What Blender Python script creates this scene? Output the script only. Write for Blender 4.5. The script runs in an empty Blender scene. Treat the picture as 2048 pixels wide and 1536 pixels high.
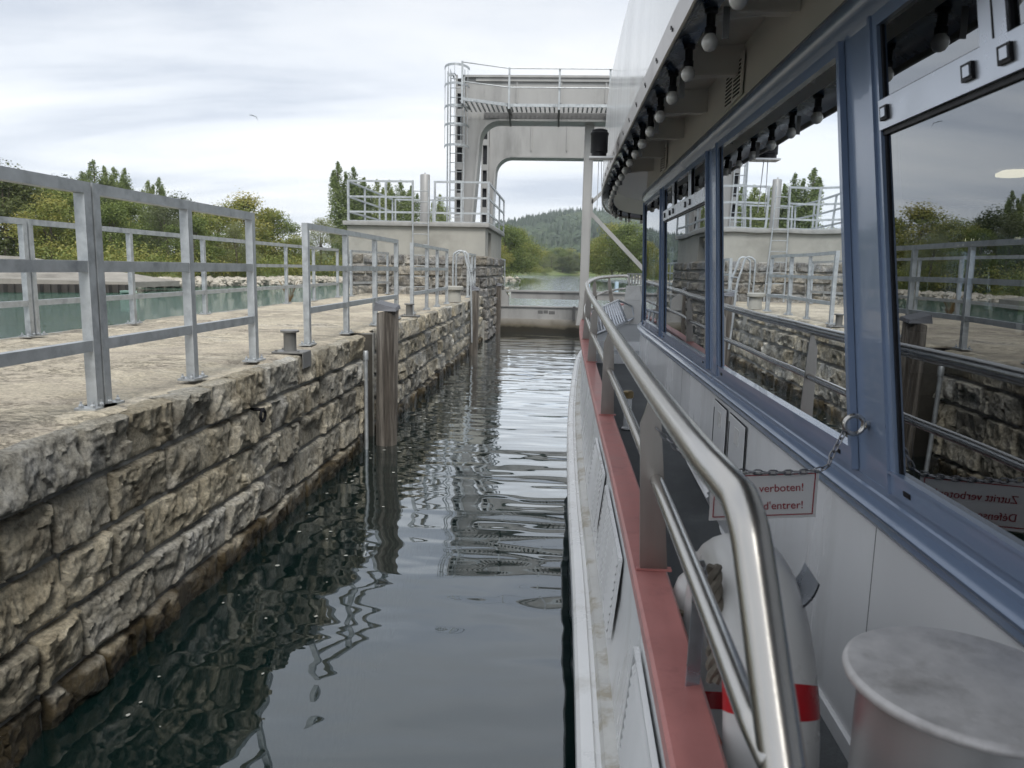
import bpy, bmesh, math, random
from mathutils import Vector, Matrix, noise
random.seed(7)
sc = bpy.context.scene
col = sc.collection
RAD = math.radians
# ---------------------------------------------------------------- camera
CAMZ = 1.98
cam = bpy.data.cameras.new('camera'); camo = bpy.data.objects.new('camera', cam); col.objects.link(camo)
camo.matrix_world = Matrix.Translation((0, 0, CAMZ)) @ Matrix.Rotation(RAD(3.5), 4, 'Z') @ Matrix.Rotation(RAD(90 - 8.75), 4, 'X') @ Matrix.Rotation(RAD(1.2), 4, 'Z')
cam.sensor_width = 36; cam.lens = 36 * 1495 / 2048; cam.clip_start = .05; cam.clip_end = 6000
cam.dof.use_dof = True; cam.dof.focus_distance = 5.0; cam.dof.aperture_fstop = 6.0
sc.camera = camo
# ---------------------------------------------------------------- sky and sun
SUN_EL, SUN_AZ = 50, 163     # azimuth of the sun clockwise from +Y
w = bpy.data.worlds.new('World'); sc.world = w; w.use_nodes = True
nt = w.node_tree; nt.nodes.clear(); N = nt.nodes; L = nt.links
wo = N.new('ShaderNodeOutputWorld'); bg = N.new('ShaderNodeBackground'); sky = N.new('ShaderNodeTexSky')
sky.sky_type = 'NISHITA'; sky.sun_disc = False; sky.sun_elevation = RAD(SUN_EL); sky.sun_rotation = RAD(SUN_AZ)
tc = N.new('ShaderNodeTexCoord'); sep = N.new('ShaderNodeSeparateXYZ'); L.new(tc.outputs['Generated'], sep.inputs[0])
# project the view direction on a cloud layer: xy / (z + .12)
ad = N.new('ShaderNodeMath'); ad.operation = 'ADD'; ad.inputs[1].default_value = .16; L.new(sep.outputs[2], ad.inputs[0])
mx = N.new('ShaderNodeMath'); mx.operation = 'MAXIMUM'; mx.inputs[1].default_value = .05; L.new(ad.outputs[0], mx.inputs[0])
cmbz = N.new('ShaderNodeCombineXYZ')
for i in range(2):
    d = N.new('ShaderNodeMath'); d.operation = 'DIVIDE'; L.new(sep.outputs[i], d.inputs[0]); L.new(mx.outputs[0], d.inputs[1]); L.new(d.outputs[0], cmbz.inputs[i])
mp = N.new('ShaderNodeMapping'); mp.inputs['Rotation'].default_value = (0, 0, RAD(-28)); mp.inputs['Scale'].default_value = (.32, .85, 1); L.new(cmbz.outputs[0], mp.inputs[0])
n1 = N.new('ShaderNodeTexNoise'); n1.inputs['Scale'].default_value = 1.3; n1.inputs['Detail'].default_value = 9; n1.inputs['Roughness'].default_value = .56; n1.inputs['Distortion'].default_value = .5; L.new(mp.outputs[0], n1.inputs['Vector'])
cr = N.new('ShaderNodeValToRGB'); L.new(n1.outputs['Fac'], cr.inputs[0])
cr.color_ramp.elements[0].position = .36; cr.color_ramp.elements[0].color = (4.5, 4.9, 5.6, 1)
cr.color_ramp.elements[1].position = .62; cr.color_ramp.elements[1].color = (7.6, 7.7, 7.8, 1)
e = cr.color_ramp.elements.new(.47); e.color = (6.2, 6.5, 6.95, 1)
# brighter towards the horizon
mr = N.new('ShaderNodeMapRange'); L.new(sep.outputs[2], mr.inputs[0]); mr.inputs[1].default_value = 0; mr.inputs[2].default_value = .35; mr.inputs[3].default_value = 1.16; mr.inputs[4].default_value = .93
vs = N.new('ShaderNodeVectorMath'); vs.operation = 'SCALE'; L.new(cr.outputs[0], vs.inputs[0]); L.new(mr.outputs[0], vs.inputs['Scale'])
mix = N.new('ShaderNodeMix'); mix.data_type = 'RGBA'; mix.inputs[0].default_value = .93; L.new(sky.outputs[0], mix.inputs[6]); L.new(vs.outputs[0], mix.inputs[7])
L.new(mix.outputs[2], bg.inputs[0]); bg.inputs[1].default_value = .075; L.new(bg.outputs[0], wo.inputs[0])
sl = bpy.data.lights.new('sun', 'SUN'); so = bpy.data.objects.new('sun', sl); col.objects.link(so)
sl.energy = 1.5; sl.angle = RAD(24); sl.color = (1, .965, .91)
sd = Vector((math.sin(RAD(SUN_AZ)) * math.cos(RAD(SUN_EL)), math.cos(RAD(SUN_AZ)) * math.cos(RAD(SUN_EL)), math.sin(RAD(SUN_EL))))
so.rotation_euler = sd.to_track_quat('Z', 'Y').to_euler()
sc.view_settings.view_transform = 'Standard'; sc.view_settings.look = 'None'; sc.view_settings.exposure = 1.0; sc.view_settings.gamma = 1
try:
    sc.cycles.transparent_max_bounces = 16; sc.cycles.max_bounces = 8; sc.cycles.caustics_reflective = False; sc.cycles.caustics_refractive = False
except Exception: pass

# ---------------------------------------------------------------- materials
def material(name, base, rough=.5, metal=0, var=.0, vscale=8, bump=0, bscale=40, stretch=(1, 1, 1), dark=None, dscale=2, dlo=.5, dhi=.7, detail=6, spec=.5, coat=0, objvar=0):
    """base colour with noise variation, an optional second colour in patches and a noise bump"""
    m = bpy.data.materials.new(name); m.use_nodes = True
    t = m.node_tree; nn = t.nodes; ll = t.links; p = nn['Principled BSDF']
    p.inputs['Roughness'].default_value = rough; p.inputs['Metallic'].default_value = metal
    p.inputs['Specular IOR Level'].default_value = spec; p.inputs['Coat Weight'].default_value = coat
    c = nn.new('ShaderNodeTexCoord'); mpn = nn.new('ShaderNodeMapping'); mpn.inputs['Scale'].default_value = stretch; ll.new(c.outputs['Object'], mpn.inputs[0])
    cur = None
    rgb = nn.new('ShaderNodeRGB'); rgb.outputs[0].default_value = (*base, 1); cur = rgb.outputs[0]
    if dark is not None:
        n = nn.new('ShaderNodeTexNoise'); n.inputs['Scale'].default_value = dscale; n.inputs['Detail'].default_value = 9; n.inputs['Roughness'].default_value = .65; ll.new(mpn.outputs[0], n.inputs['Vector'])
        r = nn.new('ShaderNodeMapRange'); r.inputs[1].default_value = dlo; r.inputs[2].default_value = dhi; ll.new(n.outputs['Fac'], r.inputs[0])
        x = nn.new('ShaderNodeMix'); x.data_type = 'RGBA'; ll.new(r.outputs[0], x.inputs[0]); ll.new(cur, x.inputs[6]); x.inputs[7].default_value = (*dark, 1); cur = x.outputs[2]
    if var:
        n = nn.new('ShaderNodeTexNoise'); n.inputs['Scale'].default_value = vscale; n.inputs['Detail'].default_value = detail; n.inputs['Roughness'].default_value = .6; ll.new(mpn.outputs[0], n.inputs['Vector'])
        r = nn.new('ShaderNodeMapRange'); r.inputs[1].default_value = .3; r.inputs[2].default_value = .7; r.inputs[3].default_value = 1 - var; r.inputs[4].default_value = 1 + var; ll.new(n.outputs['Fac'], r.inputs[0])
        x = nn.new('ShaderNodeVectorMath'); x.operation = 'SCALE'; ll.new(cur, x.inputs[0]); ll.new(r.outputs[0], x.inputs['Scale']); cur = x.outputs[0]
        if not metal or metal < 1:
            r2 = nn.new('ShaderNodeMapRange'); r2.inputs[1].default_value = .3; r2.inputs[2].default_value = .7; r2.inputs[3].default_value = max(.02, rough - .1); r2.inputs[4].default_value = min(1, rough + .1); ll.new(n.outputs['Fac'], r2.inputs[0]); ll.new(r2.outputs[0], p.inputs['Roughness'])
    if objvar:
        oi = nn.new('ShaderNodeObjectInfo'); r = nn.new('ShaderNodeMapRange'); r.inputs[3].default_value = 1 - objvar; r.inputs[4].default_value = 1 + objvar; ll.new(oi.outputs['Random'], r.inputs[0])
        x = nn.new('ShaderNodeVectorMath'); x.operation = 'SCALE'; ll.new(cur, x.inputs[0]); ll.new(r.outputs[0], x.inputs['Scale']); cur = x.outputs[0]
    ll.new(cur, p.inputs['Base Color'])
    if bump:
        n = nn.new('ShaderNodeTexNoise'); n.inputs['Scale'].default_value = bscale; n.inputs['Detail'].default_value = 8; n.inputs['Roughness'].default_value = .6; ll.new(mpn.outputs[0], n.inputs['Vector'])
        b = nn.new('ShaderNodeBump'); b.inputs['Distance'].default_value = bump; b.inputs['Strength'].default_value = 1; ll.new(n.outputs['Fac'], b.inputs['Height']); ll.new(b.outputs[0], p.inputs['Normal'])
    return m
M = {}
M['galv'] = material('galvanised_steel', (.42, .445, .46), .42, .5, var=.16, vscale=14, bump=.0006, bscale=60, dark=(.27, .29, .31), dscale=6)
M['steel'] = material('brushed_stainless', (.52, .505, .48), .27, 1, var=.06, vscale=5, bump=.00015, bscale=300, stretch=(1, .1, 1), detail=2)
M['steelplate'] = material('satin_stainless_plate', (.31, .29, .27), .34, 1, var=.12, vscale=8, bump=.0002, bscale=200, stretch=(1, 1, .08), dark=(.21, .19, .175), dscale=4)
M['disc'] = material('scuffed_aluminium', (.62, .605, .60), .5, .35, var=.14, vscale=22, bump=.0004, bscale=70, dark=(.40, .385, .375), dscale=9)
M['white'] = material('white_boat_paint', (.80, .81, .82), .22, 0, var=.04, vscale=1.4, stretch=(1, 1, .25), dark=(.60, .605, .60), dscale=2.5, dlo=.52, dhi=.8, coat=.3)
M['hullwhite'] = material('hull_paint', (.74, .75, .755), .3, 0, var=.07, vscale=2, stretch=(1, 1, .3), dark=(.40, .39, .35), dscale=3, dlo=.56, dhi=.8, bump=.0006, bscale=30)
M['rubdirt'] = material('dirty_rubbing_strake', (.50, .50, .48), .45, 0, var=.12, vscale=9, dark=(.33, .30, .24), dscale=7, dlo=.5, dhi=.62, bump=.002, bscale=60)
M['cream'] = material('soffit_paint', (.88, .87, .83), .45, 0, var=.04, vscale=2)
M['red'] = material('faded_red_paint', (.46, .185, .17), .42, 0, var=.12, vscale=5, dark=(.34, .13, .125), dscale=12, dlo=.55, dhi=.75, bump=.0008, bscale=35, coat=.1)
M['bluegrey'] = material('blue_grey_anodised', (.175, .235, .345), .26, .15, coat=.4)
M['navy'] = material('dark_blue_paint', (.015, .035, .07), .3, 0, var=.1, vscale=5, coat=.3)
M['alu'] = material('aluminium', (.50, .53, .58), .3, .8, var=.08, vscale=6)
M['black'] = material('black_rubber', (.006, .006, .008), .5, 0, var=.1, spec=.25)
M['bulb'] = material('opal_bulb', (.62, .61, .58), .15, 0, var=.02, coat=.3)
M['deck'] = material('grey_deck_coating', (.085, .092, .098), .75, 0, var=.25, vscale=120, bump=.001, bscale=250, dark=(.12, .13, .135), dscale=3)
M['foredeck'] = material('pale_grey_deck', (.30, .32, .34), .55, 0, var=.06, vscale=6)
M['concrete'] = material('smooth_concrete', (.33, .325, .295), .8, 0, var=.08, vscale=3, dark=(.26, .255, .23), dscale=1.2, bump=.002, bscale=30)
M['slab'] = material('concrete_slab', (.30, .30, .29), .8, 0, var=.15, vscale=6, bump=.003, bscale=25)
M['portal'] = material('old_grey_structural_paint', (.33, .33, .325), .5, .15, var=.10, vscale=2, stretch=(1, 1, .25), dark=(.24, .24, .235), dscale=1.4, bump=.001, bscale=8)
M['dkpaint'] = material('dark_stained_steel', (.12, .12, .12), .55, .1, var=.2, vscale=3)
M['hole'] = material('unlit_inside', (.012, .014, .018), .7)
M['timber'] = material('weathered_timber', (.235, .215, .19), .85, 0, var=.5, vscale=9, stretch=(5, 5, .3), dark=(.075, .065, .055), dscale=1.0, dlo=.46, dhi=.60, bump=.03, bscale=9)
M['timbercap'] = material('pile_cap_plate', (.13, .135, .15), .5, .3, var=.2)
M['rope'] = material('natural_rope', (.34, .30, .24), .9, 0, var=.25, vscale=60, bump=.002, bscale=120)
M['ringwhite'] = material('lifebuoy_white', (.60, .60, .59), .3, 0, var=.04, vscale=5)
M['ringred'] = material('lifebuoy_red', (.42, .012, .02), .3, 0, var=.08, vscale=9)
M['chain'] = material('chain_steel', (.25, .25, .26), .35, 1, var=.2, vscale=40)
M['signwhite'] = material('sign_plate_white', (.68, .68, .67), .35, 0, var=.03)
M['signred'] = material('sign_red', (.30, .02, .03), .4)
M['brass'] = material('brass', (.25, .19, .10), .4, .8)
M['bluepile'] = material('pale_blue_pile_paint', (.30, .40, .48), .5, 0, var=.1)
M['bark'] = material('bark', (.10, .08, .06), .9, 0, var=.3, vscale=5, bump=.02, bscale=8)
M['boatgreen'] = material('pale_green_rowboat', (.35, .50, .44), .5)
M['interior'] = material('saloon_interior', (.05, .045, .045), .7, 0, var=.2)
M['bird'] = material('gull_feathers', (.35, .35, .36), .8)
M['sheet'] = material('sheet_piling', (.055, .05, .045), .8, .2, var=.4, vscale=3, stretch=(1, 1, .2))
M['oldconc'] = material('old_concrete', (.27, .255, .225), .85, 0, var=.2, vscale=.8, dark=(.16, .15, .13), dscale=.5, bump=.02, bscale=2)
lm = bpy.data.materials.new('warm_ceiling_lamp'); lm.use_nodes = True
p = lm.node_tree.nodes['Principled BSDF']; p.inputs['Emission Color'].default_value = (1, .80, .5, 1); p.inputs['Emission Strength'].default_value = 3.2; M['lamp'] = lm

def ramp(nn, pts):
    r = nn.new('ShaderNodeValToRGB'); el = r.color_ramp.elements
    while len(el) < len(pts): el.new(.5)
    for q, (a, c) in zip(el, pts): q.position = a; q.color = (*c, 1)
    return r
def stone_material(name, a, b, c, algae=True):
    m = bpy.data.materials.new(name); m.use_nodes = True; t = m.node_tree; nn = t.nodes; ll = t.links; p = nn['Principled BSDF']
    g = nn.new('ShaderNodeNewGeometry'); at = nn.new('ShaderNodeAttribute'); at.attribute_name = 'stone'
    n1 = nn.new('ShaderNodeTexNoise'); n1.inputs['Scale'].default_value = 5; n1.inputs['Detail'].default_value = 10; n1.inputs['Roughness'].default_value = .68; ll.new(g.outputs['Position'], n1.inputs['Vector'])
    r1 = ramp(nn, [(.32, a), (.5, b), (.68, c)]); ll.new(n1.outputs['Fac'], r1.inputs[0])
    # one tint per stone
    mr = nn.new('ShaderNodeMapRange'); mr.inputs[3].default_value = .70; mr.inputs[4].default_value = 1.25; ll.new(at.outputs['Fac'], mr.inputs[0])
    sc1 = nn.new('ShaderNodeVectorMath'); sc1.operation = 'SCALE'; ll.new(r1.outputs[0], sc1.inputs[0]); ll.new(mr.outputs[0], sc1.inputs['Scale'])
    hu = nn.new('ShaderNodeMath'); hu.operation = 'MULTIPLY'; hu.inputs[1].default_value = 7.31; ll.new(at.outputs['Fac'], hu.inputs[0]); hf = nn.new('ShaderNodeMath'); hf.operation = 'FRACT'; ll.new(hu.outputs[0], hf.inputs[0])
    hm_ = nn.new('ShaderNodeMix'); hm_.data_type = 'RGBA'; hm_.inputs[6].default_value = (.88, .91, .97, 1); hm_.inputs[7].default_value = (1.05, 1.0, .90, 1); ll.new(hf.outputs[0], hm_.inputs[0])
    hv = nn.new('ShaderNodeVectorMath'); hv.operation = 'MULTIPLY'; ll.new(sc1.outputs[0], hv.inputs[0]); ll.new(hm_.outputs[2], hv.inputs[1]); sc1 = hv
    # fine pits and grain
    n2 = nn.new('ShaderNodeTexNoise'); n2.inputs['Scale'].default_value = 38; n2.inputs['Detail'].default_value = 8; n2.inputs['Roughness'].default_value = .7; ll.new(g.outputs['Position'], n2.inputs['Vector'])
    mr2 = nn.new('ShaderNodeMapRange'); mr2.inputs[1].default_value = .35; mr2.inputs[2].default_value = .62; mr2.inputs[3].default_value = .50; mr2.inputs[4].default_value = 1.22; ll.new(n2.outputs['Fac'], mr2.inputs[0])
    sc2 = nn.new('ShaderNodeVectorMath'); sc2.operation = 'SCALE'; ll.new(sc1.outputs[0], sc2.inputs[0]); ll.new(mr2.outputs[0], sc2.inputs['Scale'])
    cur = sc2.outputs[0]
    # grey lichen and soot that grows with distance along the quay (older, darker masonry near the tower)
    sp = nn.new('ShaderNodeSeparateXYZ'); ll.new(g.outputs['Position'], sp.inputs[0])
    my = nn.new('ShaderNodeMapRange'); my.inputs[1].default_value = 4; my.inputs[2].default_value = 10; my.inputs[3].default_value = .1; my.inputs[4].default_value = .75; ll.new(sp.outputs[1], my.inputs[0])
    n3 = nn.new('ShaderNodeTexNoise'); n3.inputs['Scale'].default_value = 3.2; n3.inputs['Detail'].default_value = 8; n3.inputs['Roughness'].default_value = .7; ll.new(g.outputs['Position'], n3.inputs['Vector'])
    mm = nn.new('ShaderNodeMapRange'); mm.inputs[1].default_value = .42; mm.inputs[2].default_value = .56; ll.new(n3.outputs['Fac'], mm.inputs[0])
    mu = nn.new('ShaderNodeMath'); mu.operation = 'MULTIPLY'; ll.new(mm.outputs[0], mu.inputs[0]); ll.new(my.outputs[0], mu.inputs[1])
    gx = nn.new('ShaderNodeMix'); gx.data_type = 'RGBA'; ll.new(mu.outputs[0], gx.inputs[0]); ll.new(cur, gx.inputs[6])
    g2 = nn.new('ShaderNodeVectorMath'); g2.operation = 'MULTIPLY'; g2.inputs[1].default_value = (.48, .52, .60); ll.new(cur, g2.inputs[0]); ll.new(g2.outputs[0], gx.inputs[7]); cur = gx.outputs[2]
    if algae:
        nz = nn.new('ShaderNodeTexNoise'); nz.inputs['Scale'].default_value = 4; nz.inputs['Detail'].default_value = 8; ll.new(g.outputs['Position'], nz.inputs['Vector'])
        a1 = nn.new('ShaderNodeMath'); a1.operation = 'MULTIPLY_ADD'; a1.inputs[1].default_value = .34; ll.new(nz.outputs['Fac'], a1.inputs[0]); a1.inputs[2].default_value = -.17
        a2 = nn.new('ShaderNodeMath'); a2.operation = 'ADD'; ll.new(sp.outputs[2], a2.inputs[0]); ll.new(a1.outputs[0], a2.inputs[1])
        rz = ramp(nn, [(0, (.07, .072, .035)), (.5, (.03, .027, .018)), (.72, (.11, .09, .06)), (1, (1, 1, 1))])
        mz = nn.new('ShaderNodeMapRange'); mz.inputs[1].default_value = -.25; mz.inputs[2].default_value = .27; ll.new(a2.outputs[0], mz.inputs[0]); ll.new(mz.outputs[0], rz.inputs[0])
        ma = nn.new('ShaderNodeMapRange'); ma.inputs[1].default_value = .17; ma.inputs[2].default_value = .27; ll.new(a2.outputs[0], ma.inputs[0])
        x = nn.new('ShaderNodeMix'); x.data_type = 'RGBA'; ll.new(ma.outputs[0], x.inputs[0]); ll.new(cur, x.inputs[7])
        dk = nn.new('ShaderNodeVectorMath'); dk.operation = 'MULTIPLY'; ll.new(cur, dk.inputs[0]); dk.inputs[1].default_value = (1.9, 1.9, 1.9)
        dd = nn.new('ShaderNodeVectorMath'); dd.operation = 'MULTIPLY'; ll.new(dk.outputs[0], dd.inputs[0]); ll.new(rz.outputs[0], dd.inputs[1])
        ds = nn.new('ShaderNodeVectorMath'); ds.operation = 'SCALE'; ds.inputs['Scale'].default_value = 1.05; ll.new(dd.outputs[0], ds.inputs[0])
        ll.new(ds.outputs[0], x.inputs[6]); cur = x.outputs[2]
        rr = nn.new('ShaderNodeMapRange'); rr.inputs[3].default_value = .35; rr.inputs[4].default_value = .9; ll.new(ma.outputs[0], rr.inputs[0]); ll.new(rr.outputs[0], p.inputs['Roughness'])
    else: p.inputs['Roughness'].default_value = .9
    ll.new(cur, p.inputs['Base Color']); p.inputs['Specular IOR Level'].default_value = .3
    ns = nn.new('ShaderNodeTexNoise'); ns.inputs['Scale'].default_value = 38; ns.inputs['Detail'].default_value = 14; ns.inputs['Roughness'].default_value = .78; ll.new(g.outputs['Position'], ns.inputs['Vector'])
    b = nn.new('ShaderNodeBump'); b.inputs['Distance'].default_value = .04; b.inputs['Strength'].default_value = 1; ll.new(ns.outputs['Fac'], b.inputs['Height']); ll.new(b.outputs[0], p.inputs['Normal'])
    return m
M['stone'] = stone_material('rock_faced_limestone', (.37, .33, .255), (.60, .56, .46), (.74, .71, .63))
M['stonedark'] = stone_material('weathered_limestone', (.20, .18, .16), (.38, .36, .32), (.54, .52, .48), False)
M['mortar'] = material('mortar', (.33, .33, .31), .9, 0, var=.2, vscale=9, dark=(.18, .175, .16), dscale=6, bump=.006, bscale=40)

def paving_material():
    m = bpy.data.materials.new('weathered_rock_paving'); m.use_nodes = True; t = m.node_tree; nn = t.nodes; ll = t.links; p = nn['Principled BSDF']
    g = nn.new('ShaderNodeNewGeometry'); mpn = nn.new('ShaderNodeMapping'); mpn.inputs['Scale'].default_value = (.9, 1.55, 1); mpn.inputs['Rotation'].default_value = (0, 0, RAD(-10)); ll.new(g.outputs['Position'], mpn.inputs[0])
    n1 = nn.new('ShaderNodeTexNoise'); n1.inputs['Scale'].default_value = 1.4; n1.inputs['Detail'].default_value = 10; n1.inputs['Roughness'].default_value = .65; n1.inputs['Distortion'].default_value = .6; ll.new(mpn.outputs[0], n1.inputs['Vector'])
    r1 = ramp(nn, [(.28, (.36, .32, .27)), (.45, (.51, .455, .365)), (.56, (.60, .54, .42)), (.72, (.50, .47, .42))]); ll.new(n1.outputs['Fac'], r1.inputs[0])
    wv = nn.new('ShaderNodeTexNoise'); wv.inputs['Scale'].default_value = 3.2; wv.inputs['Detail'].default_value = 14; wv.inputs['Roughness'].default_value = .78; wv.inputs['Distortion'].default_value = .25; ll.new(mpn.outputs[0], wv.inputs['Vector'])
    ab = nn.new('ShaderNodeMath'); ab.operation = 'SUBTRACT'; ab.inputs[1].default_value = .5; ll.new(wv.outputs['Fac'], ab.inputs[0])
    a2 = nn.new('ShaderNodeMath'); a2.operation = 'ABSOLUTE'; ll.new(ab.outputs[0], a2.inputs[0])
    mr = nn.new('ShaderNodeMapRange'); mr.inputs[1].default_value = 0; mr.inputs[2].default_value = .018; mr.inputs[3].default_value = .58; mr.inputs[4].default_value = 1.0; ll.new(a2.outputs[0], mr.inputs[0])
    # the cracks come and go in patches; fine grit everywhere
    nl = nn.new('ShaderNodeTexNoise'); nl.inputs['Scale'].default_value = .9; nl.inputs['Detail'].default_value = 5; ll.new(g.outputs['Position'], nl.inputs['Vector'])
    ml = nn.new('ShaderNodeMapRange'); ml.inputs[1].default_value = .42; ml.inputs[2].default_value = .62; ml.inputs[3].default_value = .12; ml.inputs[4].default_value = .85; ll.new(nl.outputs['Fac'], ml.inputs[0])
    pw = nn.new('ShaderNodeMath'); pw.operation = 'POWER'; ll.new(mr.outputs[0], pw.inputs[0]); ll.new(ml.outputs[0], pw.inputs[1]); mr = pw
    gr_ = nn.new('ShaderNodeTexNoise'); gr_.inputs['Scale'].default_value = 45; gr_.inputs['Detail'].default_value = 6; gr_.inputs['Roughness'].default_value = .7; ll.new(g.outputs['Position'], gr_.inputs['Vector'])
    gm = nn.new('ShaderNodeMapRange'); gm.inputs[1].default_value = .36; gm.inputs[2].default_value = .60; gm.inputs[3].default_value = .68; gm.inputs[4].default_value = 1.12; ll.new(gr_.outputs['Fac'], gm.inputs[0])
    pm_ = nn.new('ShaderNodeMath'); pm_.operation = 'MULTIPLY'; ll.new(pw.outputs[0], pm_.inputs[0]); ll.new(gm.outputs[0], pm_.inputs[1])
    s = nn.new('ShaderNodeVectorMath'); s.operation = 'SCALE'; ll.new(r1.outputs[0], s.inputs[0]); ll.new(pm_.outputs[0], s.inputs['Scale'])
    ll.new(s.outputs[0], p.inputs['Base Color']); p.inputs['Roughness'].default_value = .88; p.inputs['Specular IOR Level'].default_value = .3
    n3 = nn.new('ShaderNodeTexNoise'); n3.inputs['Scale'].default_value = 30; n3.inputs['Detail'].default_value = 10; n3.inputs['Roughness'].default_value = .7; ll.new(g.outputs['Position'], n3.inputs['Vector'])
    add = nn.new('ShaderNodeMath'); add.operation = 'MULTIPLY_ADD'; add.inputs[1].default_value = .8; ll.new(mr.outputs[0], add.inputs[0]); ll.new(n3.outputs['Fac'], add.inputs[2])
    b = nn.new('ShaderNodeBump'); b.inputs['Distance'].default_value = .03; b.inputs['Strength'].default_value = .9; ll.new(add.outputs[0], b.inputs['Height']); ll.new(b.outputs[0], p.inputs['Normal'])
    return m
M['paving'] = paving_material()

def glass_material(name='tinted_window_glass', base=.25, tint=(.10, .115, .125)):
    m = bpy.data.materials.new(name); m.use_nodes = True; t = m.node_tree; nn = t.nodes; ll = t.links; nn.remove(nn['Principled BSDF']); o = nn['Material Output']
    g = nn.new('ShaderNodeBsdfGlossy'); g.inputs['Roughness'].default_value = 0; g.inputs['Color'].default_value = (.90, .93, .96, 1)
    tr = nn.new('ShaderNodeBsdfTransparent'); tr.inputs['Color'].default_value = (*tint, 1)
    lw = nn.new('ShaderNodeFresnel'); lw.inputs['IOR'].default_value = 1.5
    mr = nn.new('ShaderNodeMapRange'); mr.inputs[3].default_value = base; mr.inputs[4].default_value = 1; ll.new(lw.outputs[0], mr.inputs[0])
    # panes are never perfectly flat
    c = nn.new('ShaderNodeNewGeometry'); n = nn.new('ShaderNodeTexNoise'); n.inputs['Scale'].default_value = 1.6; n.inputs['Detail'].default_value = 0; ll.new(c.outputs['Position'], n.inputs['Vector'])
    b = nn.new('ShaderNodeBump'); b.inputs['Distance'].default_value = .0022; ll.new(n.outputs['Fac'], b.inputs['Height']); ll.new(b.outputs[0], g.inputs['Normal'])
    x = nn.new('ShaderNodeMixShader'); ll.new(mr.outputs[0], x.inputs[0]); ll.new(tr.outputs[0], x.inputs[1]); ll.new(g.outputs[0], x.inputs[2]); ll.new(x.outputs[0], o.inputs[0])
    return m
M['glass'] = glass_material()

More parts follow.
